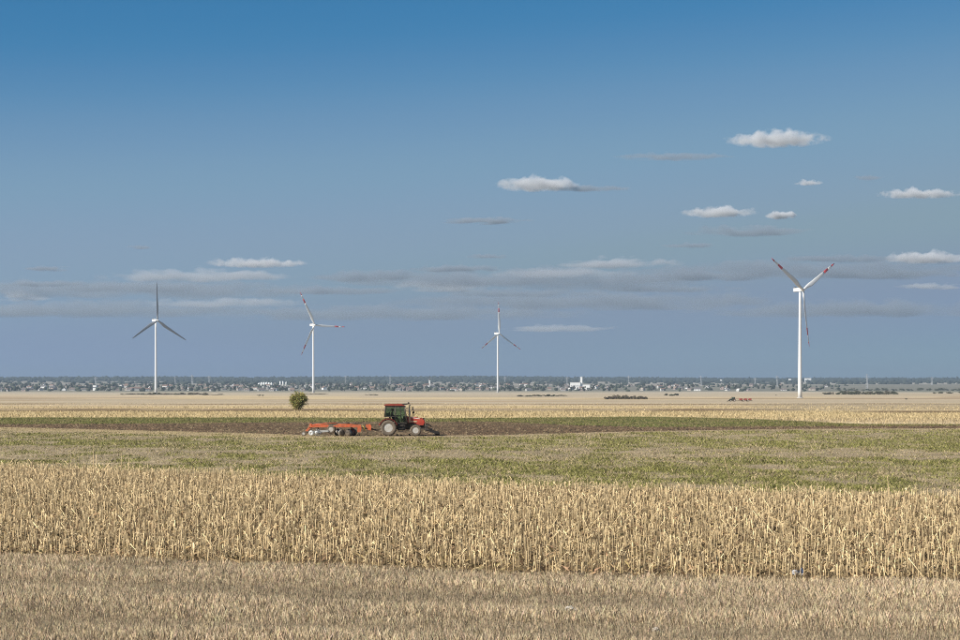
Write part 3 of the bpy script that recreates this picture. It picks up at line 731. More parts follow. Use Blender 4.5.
# driver: one continuous skinned body sitting on the seat
def make_driver(loc, rz, label, group=None):
    V = [((0.36, 0, 1.64), .13), ((0.33, 0, 1.82), .14), ((0.32, 0, 2.0), .155), ((0.33, 0, 2.12), .12), ((0.35, 0, 2.2), .055), ((0.36, 0, 2.28), .075), ((0.37, 0, 2.36), .095), ((0.365, 0, 2.44), .085),
         ((0.33, -.17, 2.08), .075), ((0.45, -.25, 1.86), .055), ((0.72, -.21, 1.84), .043), ((0.95, -.17, 1.90), .036), ((1.02, -.16, 1.92), .035),
         ((0.33, .17, 2.08), .075), ((0.45, .25, 1.86), .055), ((0.72, .21, 1.84), .043), ((0.95, .17, 1.90), .036), ((1.02, .16, 1.92), .035),
         ((0.44, -.1, 1.64), .11), ((0.82, -.14, 1.66), .085), ((0.94, -.14, 1.28), .06), ((1.1, -.14, 1.23), .05),
         ((0.44, .1, 1.64), .11), ((0.82, .14, 1.66), .085), ((0.94, .14, 1.28), .06), ((1.1, .14, 1.23), .05), ((0.45, 0, 2.345), .03)]
    E = [(0, 1), (1, 2), (2, 3), (3, 4), (4, 5), (5, 6), (6, 7), (3, 8), (8, 9), (9, 10), (10, 11), (11, 12), (3, 13), (13, 14), (14, 15), (15, 16), (16, 17), (0, 18), (18, 19), (19, 20), (20, 21), (0, 22), (22, 23), (23, 24), (24, 25), (6, 26)]
    me = bpy.data.meshes.new('person'); me.from_pydata([v for v, r in V], E, [])
    o = link('person', me, None, loc); o.rotation_euler = (0, 0, rz)
    md = o.modifiers.new('skin', 'SKIN'); o.modifiers.new('sub', 'SUBSURF').levels = 1
    sv = me.skin_vertices[0].data if me.skin_vertices else None
    if sv is None:
        bpy.context.view_layer.objects.active = o; o.select_set(True)
    for k, (v, r) in enumerate(V):
        me.skin_vertices[0].data[k].radius = (r, r)
    me.skin_vertices[0].data[0].use_root = True
    o.modifiers['sub'].render_levels = 2
    me.materials.append(mat('work_clothes', (0.05, 0.055, 0.075), 0.9, 0.2, 6))
    c = MB(); c.lathe([(0.115, 2.40), (0.118, 2.44), (0.10, 2.50), (0.05, 2.535), (0.005, 2.54)], origin=(0.365, 0, 0), seg=16); c.box((0.50, 0, 2.415), (0.13, 0.17, 0.015), bev=0.005)
    c.build('cap', mat('cap_cloth', (0.06, 0.03, 0.03), 0.9, 0.15, 8), o)
    f = MB(); f.lathe([(0.03, 2.25), (0.075, 2.28), (0.092, 2.34), (0.092, 2.40), (0.08, 2.43)], origin=(0.395, 0, 0), seg=14); f.box((0.49, 0, 2.345), (0.035, 0.03, 0.05), bev=0.01)
    f.build('face', mat('skin', (0.42, 0.23, 0.15), 0.6, 0.08, 10), o)
    return tag(o, label, 'person', group)
make_driver(TR, R(3), 'person in dark clothes and cap driving, seated inside the red tractor cab')

# ------------------------------------------------------------------ disc harrow
def make_harrow(loc, rz, label, paint=M_orange, group=None):
    """x forward, origin at its rear end; about 6.2 m long to the drawbar plate"""
    H = empty('disc_harrow', loc, rz, label, 'harrow', group)
    f = MB()
    for y in (-0.85, 0.85): f.box((3.0, y, 0.86), (4.6, 0.13, 0.14), bev=0.02)
    for x in (0.75, 2.0, 3.0, 4.1, 5.2): f.box((x, 0, 0.86), (0.15, 1.72, 0.15))
    for y in (-0.92, 0.80):
        f.prism([(3.05, 0.90), (5.2, 0.90), (5.2, 0.99), (4.4, 1.10), (3.35, 1.14)], y, y + .12); f.prism([(0.9, 0.92), (2.3, 0.90), (2.5, 1.02), (1.9, 1.05)], y, y + .12)
    f.box((1.7, 0, 0.965), (1.3, 1.4, 0.04)); f.box((4.1, 0, 0.98), (1.6, 1.4, 0.05))
    f.tube([(0.95, -0.5, 1.0), (2.3, 0, 1.16), (3.3, 0, 1.16)], 0.05, 6); f.tube([(0.95, 0.5, 1.0), (2.3, 0, 1.16)], 0.05, 6)
    f.build('frame', paint, H)
    for y in (-0.95, 0.80):
        t = MB(); t.prism([(5.15, 0.35), (5.45, 0.35), (5.5, 0.7), (5.45, 1.02), (5.15, 1.05)], y, y + .15); t.build('front_bracket', paint, H)
    t = MB(); t.tube([(5.3, -0.7, 0.8), (6.5, 0, 0.62)], 0.08, 6); t.tube([(5.3, 0.7, 0.8), (6.5, 0, 0.62)], 0.08, 6); t.tube([(6.4, 0, 0.62), (7.15, 0, 0.5)], 0.06, 8); t.build('drawbar', M_iron, H)
    t = MB(); t.prism([(5.95, 0.62), (6.35, 0.5), (6.42, 0.9), (6.3, 1.08), (5.9, 1.05)], -0.35, 0.35); t.build('hitch_plate', paint, H)
    t = MB(); t.tube([(5.6, -0.5, 0.95), (5.75, -0.52, 0.75), (5.78, -0.5, 0.5), (5.95, -0.4, 0.42)], 0.03, 6); t.build('hydraulic_hose', M_yel, H)
    t = MB(); t.tube([(3.2, 0, 1.1), (4.4, 0, 1.14)], 0.06, 8); t.tube([(4.4, 0, 1.14), (5.2, 0, 1.12)], 0.035, 8); t.build('hydraulic_ram', M_iron, H)
    # rear upright, mast and small posts
    t = MB()
    for y in (-0.8, 0.8): t.prism([(0.35, 0.45), (0.55, 0.45), (0.95, 0.85), (0.95, 1.12), (0.75, 1.12), (0.7, 0.9)], y - .06, y + .06)
    t.box((0.82, 0, 1.05), (0.12, 1.6, 0.12)); t.build('rear_arm', paint, H)
    for x in (1.0, 2.45, 3.3):
        t = MB(); t.box((x, -0.86, 1.16), (0.09, 0.05, 0.14), bev=0.01); t.build('lug', M_iron, H)
    # disc gangs
    for gx, sg in ((4.5, 1), (3.5, -1)):
        a = MB(); a.tube([(gx - .25 * sg, -1.5, 0.32), (gx + .25 * sg, 1.5, 0.32)], 0.045, 8); a.tube([(gx - .25 * sg, -1.5, 0.62), (gx + .25 * sg, 1.5, 0.62)], 0.055, 6)
        for y in (-0.9, 0, 0.9): a.tube([(gx + .25 * sg * y / 1.5, y, 0.32), (gx + .25 * sg * y / 1.5 + .12, y, 0.6), (gx, y, 0.84)], 0.04, 6)
        ga = a.build('gang_axle', M_iron, H)
        for k in range(12):
            y = -1.48 + k * 0.27
            q = MB(); q.lathe([(0.31, 0.07), (0.24, 0.03), (0.14, 0.006), (0.02, 0.0), (0.02, -0.012), (0.14, -0.006), (0.24, 0.018), (0.31, 0.06)], axis='Y', seg=18)
            dsk = q.build('disc', M_steel if k % 3 == 1 else M_iron, ga, (gx + .25 * sg * y / 1.5, y, 0.29)); dsk.rotation_euler = (0, 0, R(-sg * 26))
    # transport wheels (raised)
    for y in (-1.05, 1.05):
        wh = wheel(H, 2.72, y, 0.62, 0.38, 0.24, 0.2, 14, -1 if y < 0 else 1)
    t = MB()
    for y in (-0.88, 0.88): t.tube([(3.15, y, 0.86), (2.72, y, 0.62)], 0.05, 6)
    t.tube([(2.72, -1.05, 0.62), (2.72, 1.05, 0.62)], 0.04, 8); t.build('wheel_axle', M_iron, H)
    # cage roller of pale steel bars with end discs
    ra = MB(); ra.tube([(1.45, -1.5, 0.32), (1.45, 1.5, 0.32)], 0.04, 8)
    for y in (-0.85, 0.85): ra.tube([(1.45, y, 0.32), (1.5, y, 0.86)], 0.045, 6)
    ro = ra.build('roller', M_iron, H)
    for k in range(12):
        a0 = 2 * math.pi * k / 12
        q = MB(); q.tube([(1.45 + .29 * math.cos(a0 + s * .5), -1.45 + 2.9 * (s + 1) / 2, 0.32 + .29 * math.sin(a0 + s * .5)) for s in (-1, -.5, 0, .5, 1)], 0.026, 5); q.build('roller_bar', M_steel, ro)
    for y in (-1.46, 0, 1.46):
        q = MB(); q.lathe([(0.05, -0.012), (0.20, -0.012), (0.20, 0.012), (0.05, 0.012)], origin=(1.45, y, 0.32), axis='Y', seg=20); q.build('roller_disc', M_steel, ro)
    t = MB(); t.box((1.78, -1.2, 0.44), (1.45, 0.03, 0.2), rot=Matrix.Rotation(R(-4), 4, 'Y')); t.build('scraper_plate', M_steel, H)
    # side disc and little rear wheel
    q = MB(); q.lathe([(0.27, 0.06), (0.2, 0.02), (0.02, 0.0), (0.02, -0.01), (0.2, 0.01), (0.27, 0.05)], axis='Y', seg=18); q.build('edge_disc', M_steel, H, (0.92, -1.35, 0.28)).rotation_euler = (0, 0, R(-15))
    t = MB(); t.tube([(0.92, -1.33, 0.28), (0.95, -0.9, 0.6), (0.95, -0.8, 0.86)], 0.035, 6); t.build('disc_arm', M_iron, H)
    for y in (-0.9, 0.9): wheel(H, 0.22, y, 0.22, 0.21, 0.13, 0.11, 10, -1 if y < 0 else 1)
    return H
hx = (302 - 480) / F * yt
make_harrow((hx, yt - 0.35, 0), R(3), 'orange red disc harrow with pale roller trailing behind the red tractor')

# second, far tractor and implement working beyond
xf, yf, zf = at(731, 401.6)
M_dgreen = mat('dark_green_paint', (0.03, 0.05, 0.03), 0.5, 0.15, 3)
M_farred = mat('implement_red', (0.30, 0.07, 0.055), 0.55, 0.2, 3)
make_tractor((xf + 2.2, yf, zf), R(184), 'tiny dark tractor far off working beside the tallest turbine', M_dgreen)
def make_seed_drill(loc, rz, label):
    """x forward; three tall hoppers on one frame"""
    D = empty('seed_drill', loc, rz, label, 'seed drill')
    f = MB(); f.box((-5.0, 0, 0.75), (9.6, 0.3, 0.25)); f.tube([(-0.3, 0, .75), (1.6, 0, .6)], .09, 6); f.box((-5, -.9, .7), (9.2, .2, .2)); f.box((-5, .9, .7), (9.2, .2, .2)); f.build('frame', M_iron, D)
    for x in (-2.2, -5.2, -8.2):
        h = MB(); h.prism([(x - .6, .9), (x + .6, .9), (x + 1.0, 1.6), (x + .7, 1.95), (x - .7, 1.95), (x - 1.0, 1.6)], -1.2, 1.2); hp = h.build('hopper', M_farred, D)
        l_ = MB(); l_.box((x, 0, 1.99), (1.3, 2.3, .07)); l_.build('lid', M_iron, hp)
    for x in (-3.7, -6.7):
        for y in (-1.3, 1.3): wheel(D, x, y, .6, .6, .35, .28, 12, -1 if y < 0 else 1)
    return D
make_seed_drill((xf + 4.2, yf, zf), R(184), 'tiny red seed drill with three hoppers hitched behind the far dark tractor')

# ------------------------------------------------------------------ vegetation meshes
def leaf_faces(n, shape, size, col, seed, dark=0.75, up=0.3):
    """n leaf clumps (two crossed little quads' worth of triangles) through a crown; shape(n) gives points"""
    g = np.random.default_rng(seed)
    P = shape(n, g)
    d1 = g.normal(size=(n, 3)); d1 /= np.linalg.norm(d1, axis=1)[:, None]
    d2 = g.normal(size=(n, 3)); d2 -= (d1 * d2).sum(1)[:, None] * d1; d2 /= np.linalg.norm(d2, axis=1)[:, None]
    s = size * (0.6 + 0.8 * g.random(n))[:, None]
    V = np.stack([P - d1 * s - d2 * s * .4, P + d1 * s * .2 - d2 * s * .5, P + d1 * s, P + d2 * s * .55], 1).reshape(-1, 3)
    Q = np.arange(4 * n).reshape(n, 4)
    tint = np.array(col)[None, :] * (1 - dark * 0.5 + dark * g.random((n, 1))) * (1 + 0.12 * g.normal(size=(n, 3)))
    return V, Q, np.repeat(np.clip(tint, .01, 1), 4, 0)

def crown_shape(rx, ry, z0, z1, lobes, hollow=0.35):
    def f(n, g):
        L = []
        for k in range(lobes):
            a = g.random() * 6.283; rr = g.random() ** .5 * .68; zz = g.random()
            L.append((math.cos(a) * rr * rx, math.sin(a) * rr * ry, z0 + (z1 - z0) * (0.2 + 0.62 * zz), 0.26 + 0.3 * g.random()))
        L = np.array(L); k = g.integers(0, lobes, n)
        d = g.normal(size=(n, 3)); d /= np.linalg.norm(d, axis=1)[:, None]
        r = (hollow + (1 - hollow) * g.random(n)) ** .6
        sc_ = L[k, 3:4] * np.array([[rx, ry, (z1 - z0) * .5]]) * r[:, None]
        P = L[k, :3] + d * sc_
        P[:, 2] = np.maximum(P[:, 2], z0)
        return P
    return f

M_leaf = mat('leaves', (1, 1, 1), 0.7, 0.15, 1.5, attr='tint', transl=0.25, objrand=0.25)
M_bark = mat('bark', (0.10, 0.075, 0.05), 0.9, 0.25, 6, bump=0.3)
def make_tree(name, n, rx, ry, z0, z1, size, col, seed, lobes=9, trunk=True):
    """returns (trunk mesh, crown mesh)"""
    V, Q, T = leaf_faces(n, crown_shape(rx, ry, z0, z1, lobes), size, col, seed)
    crown = soup('crown', V, Q, M_leaf, T, nper=4)
    t = MB(); g = random.Random(seed); h = z1 * 0.7
    t.tube([(0, 0, -0.3), (0.03 * h, 0.02 * h, h * .4), (0, 0.03 * h, h)], [0.045 * h, 0.033 * h, 0.012 * h], 7)
    for k in range(6):
        a = g.random() * 6.283; b = h * (0.25 + .09 * k)
        t.tube([(0.02 * h, 0.01 * h, b), (math.cos(a) * rx * .35, math.sin(a) * ry * .35, b + .16 * h), (math.cos(a) * rx * .65, math.sin(a) * ry * .65, b + .3 * h)], [0.022 * h, 0.014 * h, 0.005 * h], 5)
    return t.mesh('trunk', M_bark), crown
def place_tree(meshes, loc, s, rz, name, label, cat, group=None, sz=None):
    e = empty(name, loc, rz, label, cat, group); e.scale = (s, s, sz or s)
    link('trunk', meshes[0], e); link('crown', meshes[1], e)
    return e

# the round tree in the middle distance
xb, yb, zb = at(298.3, 409.9)
ts = 0.92 * yb / F
def round_shape(n, g):
    d = g.normal(size=(n, 3)); d /= np.linalg.norm(d, axis=1)[:, None]
    bump = np.array([mnoise.noise(Vector(v * 2.6)) + .6 * mnoise.noise(Vector(v * 6.0)) for v in d])
    r = (0.25 + .75 * g.random(n)) ** .5 * (0.92 + .55 * bump)
    lump = g.integers(0, 9, n); la_ = lump * 2.4; far_ = (lump > 3)      # outer boughs
    off = np.stack([np.cos(la_) * 5.2, np.sin(la_) * 4.5, 3.5 * np.sin(lump * 1.7)], 1) * far_[:, None] * ts
    r = r * np.where(far_, .56, 1.0)
    return off + np.stack([d[:, 0] * r * 9.0 * ts, d[:, 1] * r * 9 * ts, np.maximum(9.8 * ts + d[:, 2] * r * 10.4 * ts, .2 * ts)], 1)
_cs_keep = crown_shape
crown_shape = lambda *a: round_shape
rt = make_tree('tree', 8000, 10.5 * ts, 9 * ts, 0.5 * ts, 21 * ts, 0.62 * ts, (0.27, 0.25, 0.08), 14, lobes=17)
crown_shape = _cs_keep
place_tree(rt, (xb, yb, zb - .05), 1, 0.4, 'round_tree', 'single round bushy tree with yellow green leaves behind the harrow', 'tree')

# bushes and hedges on the plain
bush_m = [make_tree('b', 420, 2.6, 2.2, 0.0, 3.2, 0.33, c, 20 + k, lobes=6) for k, c in enumerate([(0.10, 0.10, 0.055), (0.09, 0.09, 0.055), (0.12, 0.10, 0.06), (0.13, 0.10, 0.07)])]
tree_m = [make_tree('t', 460, 4.6, 4.2, 0.2, 8.2, 0.5, c, 40 + k, lobes=8) for k, c in enumerate([(0.10, 0.105, 0.055), (0.085, 0.095, 0.05), (0.115, 0.11, 0.06), (0.09, 0.095, 0.06), (0.11, 0.095, 0.06)])]
rg = random.Random(5)
def hedge_row(p0, p1, row, n, hpx, name, label, cat, group, meshes, hbase, squash=1.0):
    for k in range(n):
        px = p0 + (p1 - p0) * (k + rg.uniform(.1, .9)) / n
        x, y, z = at(px, row + rg.uniform(-.25, .25))
        s = hpx * rg.uniform(.4, .8) * y / F / hbase
        ww = abs(p1 - p0) / n * y / F * 2.2 / 5.0
        z -= .28 * s * hbase; s *= 1.3
        e = place_tree(rg.choice(meshes), (x, y, z), max(s, ww) if squash != 1.0 else s * (2.0 if name == 'belt_tree' else 1.2), rg.random() * 6.28, name, label, cat, group, sz=s)
hedge_row(121, 150, 394.6, 8, 1.6, 'bush', 'low dark bush in the hedge before the plain bladed turbine', 'bush', 'bushes of the hedge by the grey bladed turbine', bush_m, 3.2, .5)
hedge_row(146, 206, 394.8, 15, 3.0, 'bush', 'low dark bush in the hedge before the plain bladed turbine', 'bush', 'bushes of the hedge by the grey bladed turbine', bush_m, 3.2, .5)
hedge_row(204, 224, 395.0, 5, 1.2, 'bush', 'low dark bush in the hedge before the plain bladed turbine', 'bush', 'bushes of the hedge by the grey bladed turbine', bush_m, 3.2, .5)
hedge_row(257, 264, 396, 2, 3.6, 'bush', 'small rounded bush left of the round tree on the plain', 'bush', 'small bush pair near the round tree', bush_m, 3.2)
hedge_row(303, 328, 394.3, 6, 1.0, 'bush', 'low scrub at the foot of the turbine beyond the round tree', 'bush', 'scrub at a turbine foot', bush_m, 3.2, .5)
hedge_row(366, 378, 395.0, 4, 1.6, 'bush', 'low dark scrub on the plain beyond the red tractor', 'bush', 'scrub beyond the tractor', bush_m, 3.2, .5)
hedge_row(518, 554, 396.4, 10, 3.0, 'bush', 'dark scrub clump right of the most distant turbine', 'bush', 'scrub clump by the most distant turbine', bush_m, 3.2, .5)
hedge_row(555, 566, 396.0, 3, 1.8, 'bush', 'small scrub trailing off the dark clump by the most distant turbine', 'bush', 'trailing scrub', bush_m, 3.2, .5)
hedge_row(606, 648, 399.0, 15, 5.2, 'bush', 'brownish bush in the large thicket below the white church', 'bush', 'bushes of the large brown thicket', [bush_m[2], bush_m[3]], 3.2, .5)
hedge_row(665, 679, 395.6, 4, 2.6, 'bush', 'dark bush in the little clump right of the large thicket', 'bush', 'little clump beyond the thicket', bush_m, 3.2, .5)
hedge_row(775, 779, 395.4, 1, 1.6, 'bush', 'lone small bush left of the tallest turbine foot', 'bush', None, bush_m, 3.2)
hedge_row(905, 910, 399.6, 1, 3.6, 'bush', 'lone dark bush in the pale field before the low tree belt', 'bush', None, bush_m, 3.2)
hedge_row(824, 897, 394.6, 22, 3.9, 'belt_tree', 'leafy tree in the low belt right of the tallest turbine', 'tree', 'trees of the belt right of the tallest turbine', tree_m, 8.2)
hedge_row(840, 893, 393.8, 14, 4.4, 'belt_tree', 'leafy tree in the low belt right of the tallest turbine', 'tree', 'trees of the belt right of the tallest turbine', tree_m, 8.2)
hedge_row(838, 985, 390.6, 34, 3.4, 'belt_tree', 'small dark tree in the farther row behind the low tree belt', 'tree', 'farther tree row on the right', tree_m, 8.2)
hedge_row(934, 952, 393.6, 5, 3.2, 'belt_tree', 'leafy tree in the short row past the end of the low belt', 'tree', 'short tree row at the edge', tree_m, 8.2)
hedge_row(955, 985, 393.4, 5, 2.8, 'belt_tree', 'leafy tree in the short row past the end of the low belt', 'tree', 'short tree row at the edge', tree_m, 8.2)

# ------------------------------------------------------------------ the distant town
WALLS = [mat('house_wall_%d' % k, c, 0.9, 0.1, 0.3) for k, c in enumerate([(0.50, 0.49, 0.47), (0.42, 0.37, 0.32), (0.36, 0.29, 0.26), (0.30, 0.29, 0.28), (0.75, 0.74, 0.72)])]
ROOFS = [mat('roof_tile_%d' % k, c, 0.9, 0.2, 0.4) for k, c in enumerate([(0.19, 0.125, 0.10), (0.15, 0.12, 0.11), (0.13, 0.12, 0.12), (0.23, 0.165, 0.13)])]
M_win = mat('far_window', (0.05, 0.055, 0.07), 0.2, 0.1, 1, spec=0.6)
def house_mesh(w_, l_, h_, r_, wall, roof, seed):
    g = random.Random(seed); b = MB()
    b.box((0, 0, h_ / 2 - .3), (w_, l_, h_ + .6), mi=0)
    b.prism([(-w_ / 2 - .5, h_ - .1), (0, h_ + r_), (w_ / 2 + .5, h_ - .1), (w_ / 2 + .2, h_ - .12), (0, h_ + r_ - .4), (-w_ / 2 - .2, h_ - .12)], -l_ / 2 - .5, l_ / 2 + .5, mi=1)
    b.prism([(-w_ / 2 + .01, h_ - .05), (w_ / 2 - .01, h_ - .05), (0, h_ + r_ - .45)], -l_ / 2 + .02, l_ / 2 - .02, mi=0)
    b.box((w_ * .2, l_ * g.uniform(-.3, .3), h_ + r_ * .9), (.7, .7, 1.6), mi=0)
    for s in (-1, 1):
        for k in range(2):
            b.box((s * w_ / 2, -l_ * .25 + k * l_ * .5, h_ * .52), (.1, 1.3, 1.5), mi=2); b.box(((-.25 + .5 * k) * w_, s * l_ / 2, h_ * .52), (1.2, .1, 1.5), mi=2)
    return b.mesh('house', wall, roof, M_win)
HM = [house_mesh(rg.uniform(8, 10), rg.uniform(10, 15), rg.uniform(3.2, 5.6), rg.uniform(2.6, 3.8), WALLS[k % 5], ROOFS[(k // 2) % 4], k) for k in range(14)]
def town_px():
    while True:
        px = rg.uniform(-30, 840)
        dens = np.interp(px, [-30, 0, 240, 480, 560, 640, 760, 840], [.7, .9, 1, .95, .7, .45, .35, .12])
        if rg.random() < dens: return px
HL = {0: 'white walled house with tiled roof in the distant town', 1: 'cream walled house with tiled roof in the distant town', 2: 'reddish walled house with tiled roof in the distant town', 3: 'greyish walled house with tiled roof in the distant town', 4: 'bright white house with tiled roof in the distant town'}
for k in range(295):
    px = town_px(); d = 4850 + 2000 * rg.random() ** 1.5
    x, y, z = at_d(px, d); i = rg.randrange(14)
    o = link('house', HM[i], None, (x, y, z)); o.rotation_euler = (0, 0, rg.choice((0, 1.57)) + rg.uniform(-.5, .5))
    s = rg.uniform(.85, 1.25); o.scale = (s, s, s)
    tag(o, HL[i % 5], 'house', ['white', 'cream', 'reddish', 'greyish', 'bright white'][i % 5] + ' houses of the distant town')
town_tree = [make_tree('t', 130, 4.2, 4.0, 0.6, 9.5, 1.1, c, 60 + k, lobes=6) for k, c in enumerate([(0.05, 0.062, 0.035), (0.042, 0.055, 0.035), (0.06, 0.06, 0.035), (0.055, 0.05, 0.035)])]
for k in range(290):
    px = town_px(); d = 4800 + 1900 * rg.random() ** 1.3
    x, y, z = at_d(px, d)
    place_tree(rg.choice(town_tree), (x, y, z - .2), rg.uniform(.75, 1.6), rg.random() * 6.28, 'town_tree', 'dark leafy tree among the houses of the distant town', 'tree', 'trees of the distant town')

# landmarks of the town
M_silo = mat('silo_white', (0.82, 0.82, 0.80), 0.4, 0.05, 0.3)
for k, (px, hp, wp) in enumerate([(259, 3.4, 2.0), (261.5, 3.8, 2.2), (264, 4.0, 2.2), (266.5, 4.2, 2.2), (269, 3.8, 2.2), (271.5, 3.6, 2.0), (280.3, 5.2, 1.5), (283, 5.2, 1.5), (286.2, 4.6, 1.5)]):
    x, y, z = at_d(px, 6300); s = 6300 / F; hh = hp * s; r = wp * s / 2
    zb_ = CAMH + (HZ - 386.2) * s
    b = MB(); b.lathe([(r, 0), (r, hh * .82), (r * .5, hh * .93), (r * .12, hh), (r * .1, hh + .8)], seg=20)
    for q in range(6): b.lathe([(r * 1.01, hh * .12 * q + .3), (r * 1.025, hh * .12 * q + .5), (r * 1.01, hh * .12 * q + .7)], seg=20)
    hgt = zb_ - z
    o = b.build('grain_silo', M_silo, None, (x, y, zb_))
    if hgt > 0:
        p = MB(); p.lathe([(r, -hgt - 1), (r, 0.02)], seg=20, smooth=True); p.build('silo_base', M_conc, o)
    tag(o, 'slim tall white silo at the tall end of the grain store' if k > 5 else 'squat white grain silo in the row left of the turbine beyond the round tree', 'silo', 'slim white silos' if k > 5 else 'squat white silos')

def landmark(px, d, row_top, build, name, label, cat):
    x, y, z = at_d(px, d); s = d / F
    top = CAMH + (HZ - row_top) * s - z
    e = empty(name, (x, y, z), 0, label, cat); build(e, s, top); return e
M_lmw = mat('plaster_white', (0.88, 0.87, 0.85), 0.8, 0.04, 0.2)
def church(e, s, top):
    b = MB(); b.box((0, 0, top * .32 - 1), (4.6, 4.6, top * .64 + 2)); b.build('bell_tower', M_lmw, e)
    b = MB(); b.lathe([(3.4, top * .64), (3.0, top * .70), (1.5, top * .78), (0.8, top * .9), (.1, top)], seg=8, smooth=False); b.build('spire', ROOFS[2], e)
    b = MB(); b.box((-9, 2, 4), (17, 9, 10)); b.build('nave', WALLS[2], e)
    b = MB(); b.prism([(-18, 9), (-18, 9.2), (0, 9.2), (0, 9)], -3, 7); b.prism([(-17.5, 9.2), (-.4, 9.2), (-2, 13), (-16, 13)], -2.5, 6.5); b.build('roof', ROOFS[0], e)
    for zz in (.3, .52):
        b = MB(); b.box((0, -2.33, top * zz), (1.2, .12, 3)); b.build('window', M_win, e)
landmark(429.6, 5900, 376.0, church, 'church', 'church with white bell tower and dark pointed spire in the town', 'church')
def white_church(e, s, top):
    b = MB(); b.box((0.3 * s, 0, top * .5 - 1), (2.1 * s, 2.1 * s, top + 2)); b.build('tower', M_lmw, e)
    b = MB(); b.box((0.3 * s, 0, top + .5), (2.4 * s, 2.4 * s, 1)); b.build('tower_cap', M_lmw, e)
    b = MB(); b.box((-5.6 * s, 2, top * .26), (9.6 * s, 22, top * .52 + 3)); b.box((5.2 * s, 4, top * .18), (7.4 * s, 18, top * .36 + 3)); b.build('hall', M_lmw, e)
    b = MB(); b.box((-5.6 * s, 2, top * .52 + 1.9), (9.9 * s, 23, .8)); b.box((5.2 * s, 4, top * .36 + 1.9), (7.7 * s, 19, .8)); b.build('roof', M_conc, e)
    for k in range(5):
        b = MB(); b.box((-9.4 * s + k * 1.9 * s, -9.05, top * .3), (2.0, .15, 5)); b.build('window', M_win, e)
landmark(581, 5250, 377.0, white_church, 'white_church', 'big white building with a square white tower standing over the town', 'building')
def block(wpx, roofm):
    def f(e, s, top):
        b = MB(); b.box((0, 0, top / 2 - 2), (wpx * s, 16, top + 4)); b.build('wall', M_lmw, e)
        b = MB(); b.box((0, 0, top + .3), (wpx * s + 1, 17, .6)); b.build('roof', roofm, e)
        n = max(2, int(wpx * 1.4))
        for k in range(n):
            b = MB(); b.box((-wpx * s / 2 + (k + .5) * wpx * s / n, -8.06, top * .55), (2, .14, 2)); b.build('window', M_win, e)
    return f
landmark(808, 9600, 378.2, block(6, M_conc), 'white_building', 'long white building on the hillside behind the tallest turbine', 'building')
landmark(790, 9600, 378.8, block(2.2, M_conc), 'white_building', 'short white building on the hillside left of the long one', 'building')
landmark(721, 9300, 379.6, block(1.6, M_conc), 'white_building', 'tiny white building alone on the wooded hillside', 'building')
landmark(727, 5200, 388.0, block(4, ROOFS[2]), 'white_building', 'low white shed at the thin end of the town', 'building')
landmark(95, 5000, 385.2, block(3.4, ROOFS[3]), 'apartment_house', 'tall pinkish block standing above the town houses, under a thin pylon', 'building').children[0].data.materials[0] = WALLS[2]

# power pylons crossing the far plain
M_galv = mat('galvanised_steel', (0.42, 0.43, 0.45), 0.5, 0.08, 0.5)
def pylon(px, d, row_top, label):
    x, y, z = at_d(px, d); s = d / F; h = CAMH + (HZ - row_top) * s - z
    e = empty('power_pylon', (x, y, z), 0, label, 'pylon', 'power pylons beyond the town')
    b = MB(); w0 = 2.6
    for sx in (-1, 1):
        for sy in (-1, 1): b.tube([(sx * w0, sy * w0, -1), (sx * .5, sy * .5, h)], [.32, .2], 4)
    for k in range(9):
        q = k / 9; q2 = (k + 1) / 9; wa = w0 + (.5 - w0) * q; wb = w0 + (.5 - w0) * q2
        for sy in (-1, 1):
            b.tube([(-wa, sy * wa, h * q), (wb, sy * wb, h * q2)], .14, 4); b.tube([(wa, sy * wa, h * q), (-wb, sy * wb, h * q2)], .14, 4)
    b.build('lattice_mast', M_galv, e)
    for q, ln in ((.72, 5.5), (.84, 7), (.95, 4.5)):
        c = MB(); c.tube([(-ln, 0, h * q), (0, 0, h * q + .9), (ln, 0, h * q)], .22, 4); c.tube([(-ln, 0, h * q), (ln, 0, h * q)], .18, 4); c.build('cross_arm', M_galv, e)
for px, d, rt_, lb in ((95.5, 7200, 377, 'thin pale pylon above the tall pinkish block'), (175, 7000, 376.5, 'thin pale pylon just right of the plain bladed turbine'),
        (192, 6400, 374.5, 'taller pale pylon between two others near the plain bladed turbine'), (209, 7000, 376, 'thin pale pylon right of the taller one near the plain bladed turbine'),
        (345.5, 6500, 376, 'thin pale pylon right of the turbine beyond the round tree'), (390, 6800, 375, 'thin pale pylon directly above the red tractor cab'),
        (505, 7000, 377, 'thin pale pylon just right of the most distant turbine'), (567, 7000, 377, 'thin pale pylon just left of the white church tower'),
        (628.6, 6400, 375.5, 'thin pale pylon above the large brown thicket'), (701, 6400, 376, 'thin pale pylon above the open fields left of the far tractor'),
        (755, 6800, 378, 'short pale pylon above the far dark tractor'), (777, 6200, 375.5, 'thin pale pylon left of the tallest turbine tower'), (867, 5400, 374, 'tall pale pylon behind the low tree belt'), (932, 7200, 377, 'thin pale pylon past the low tree belt, before the wooded hills')):
    pylon(px, d, rt_, lb)

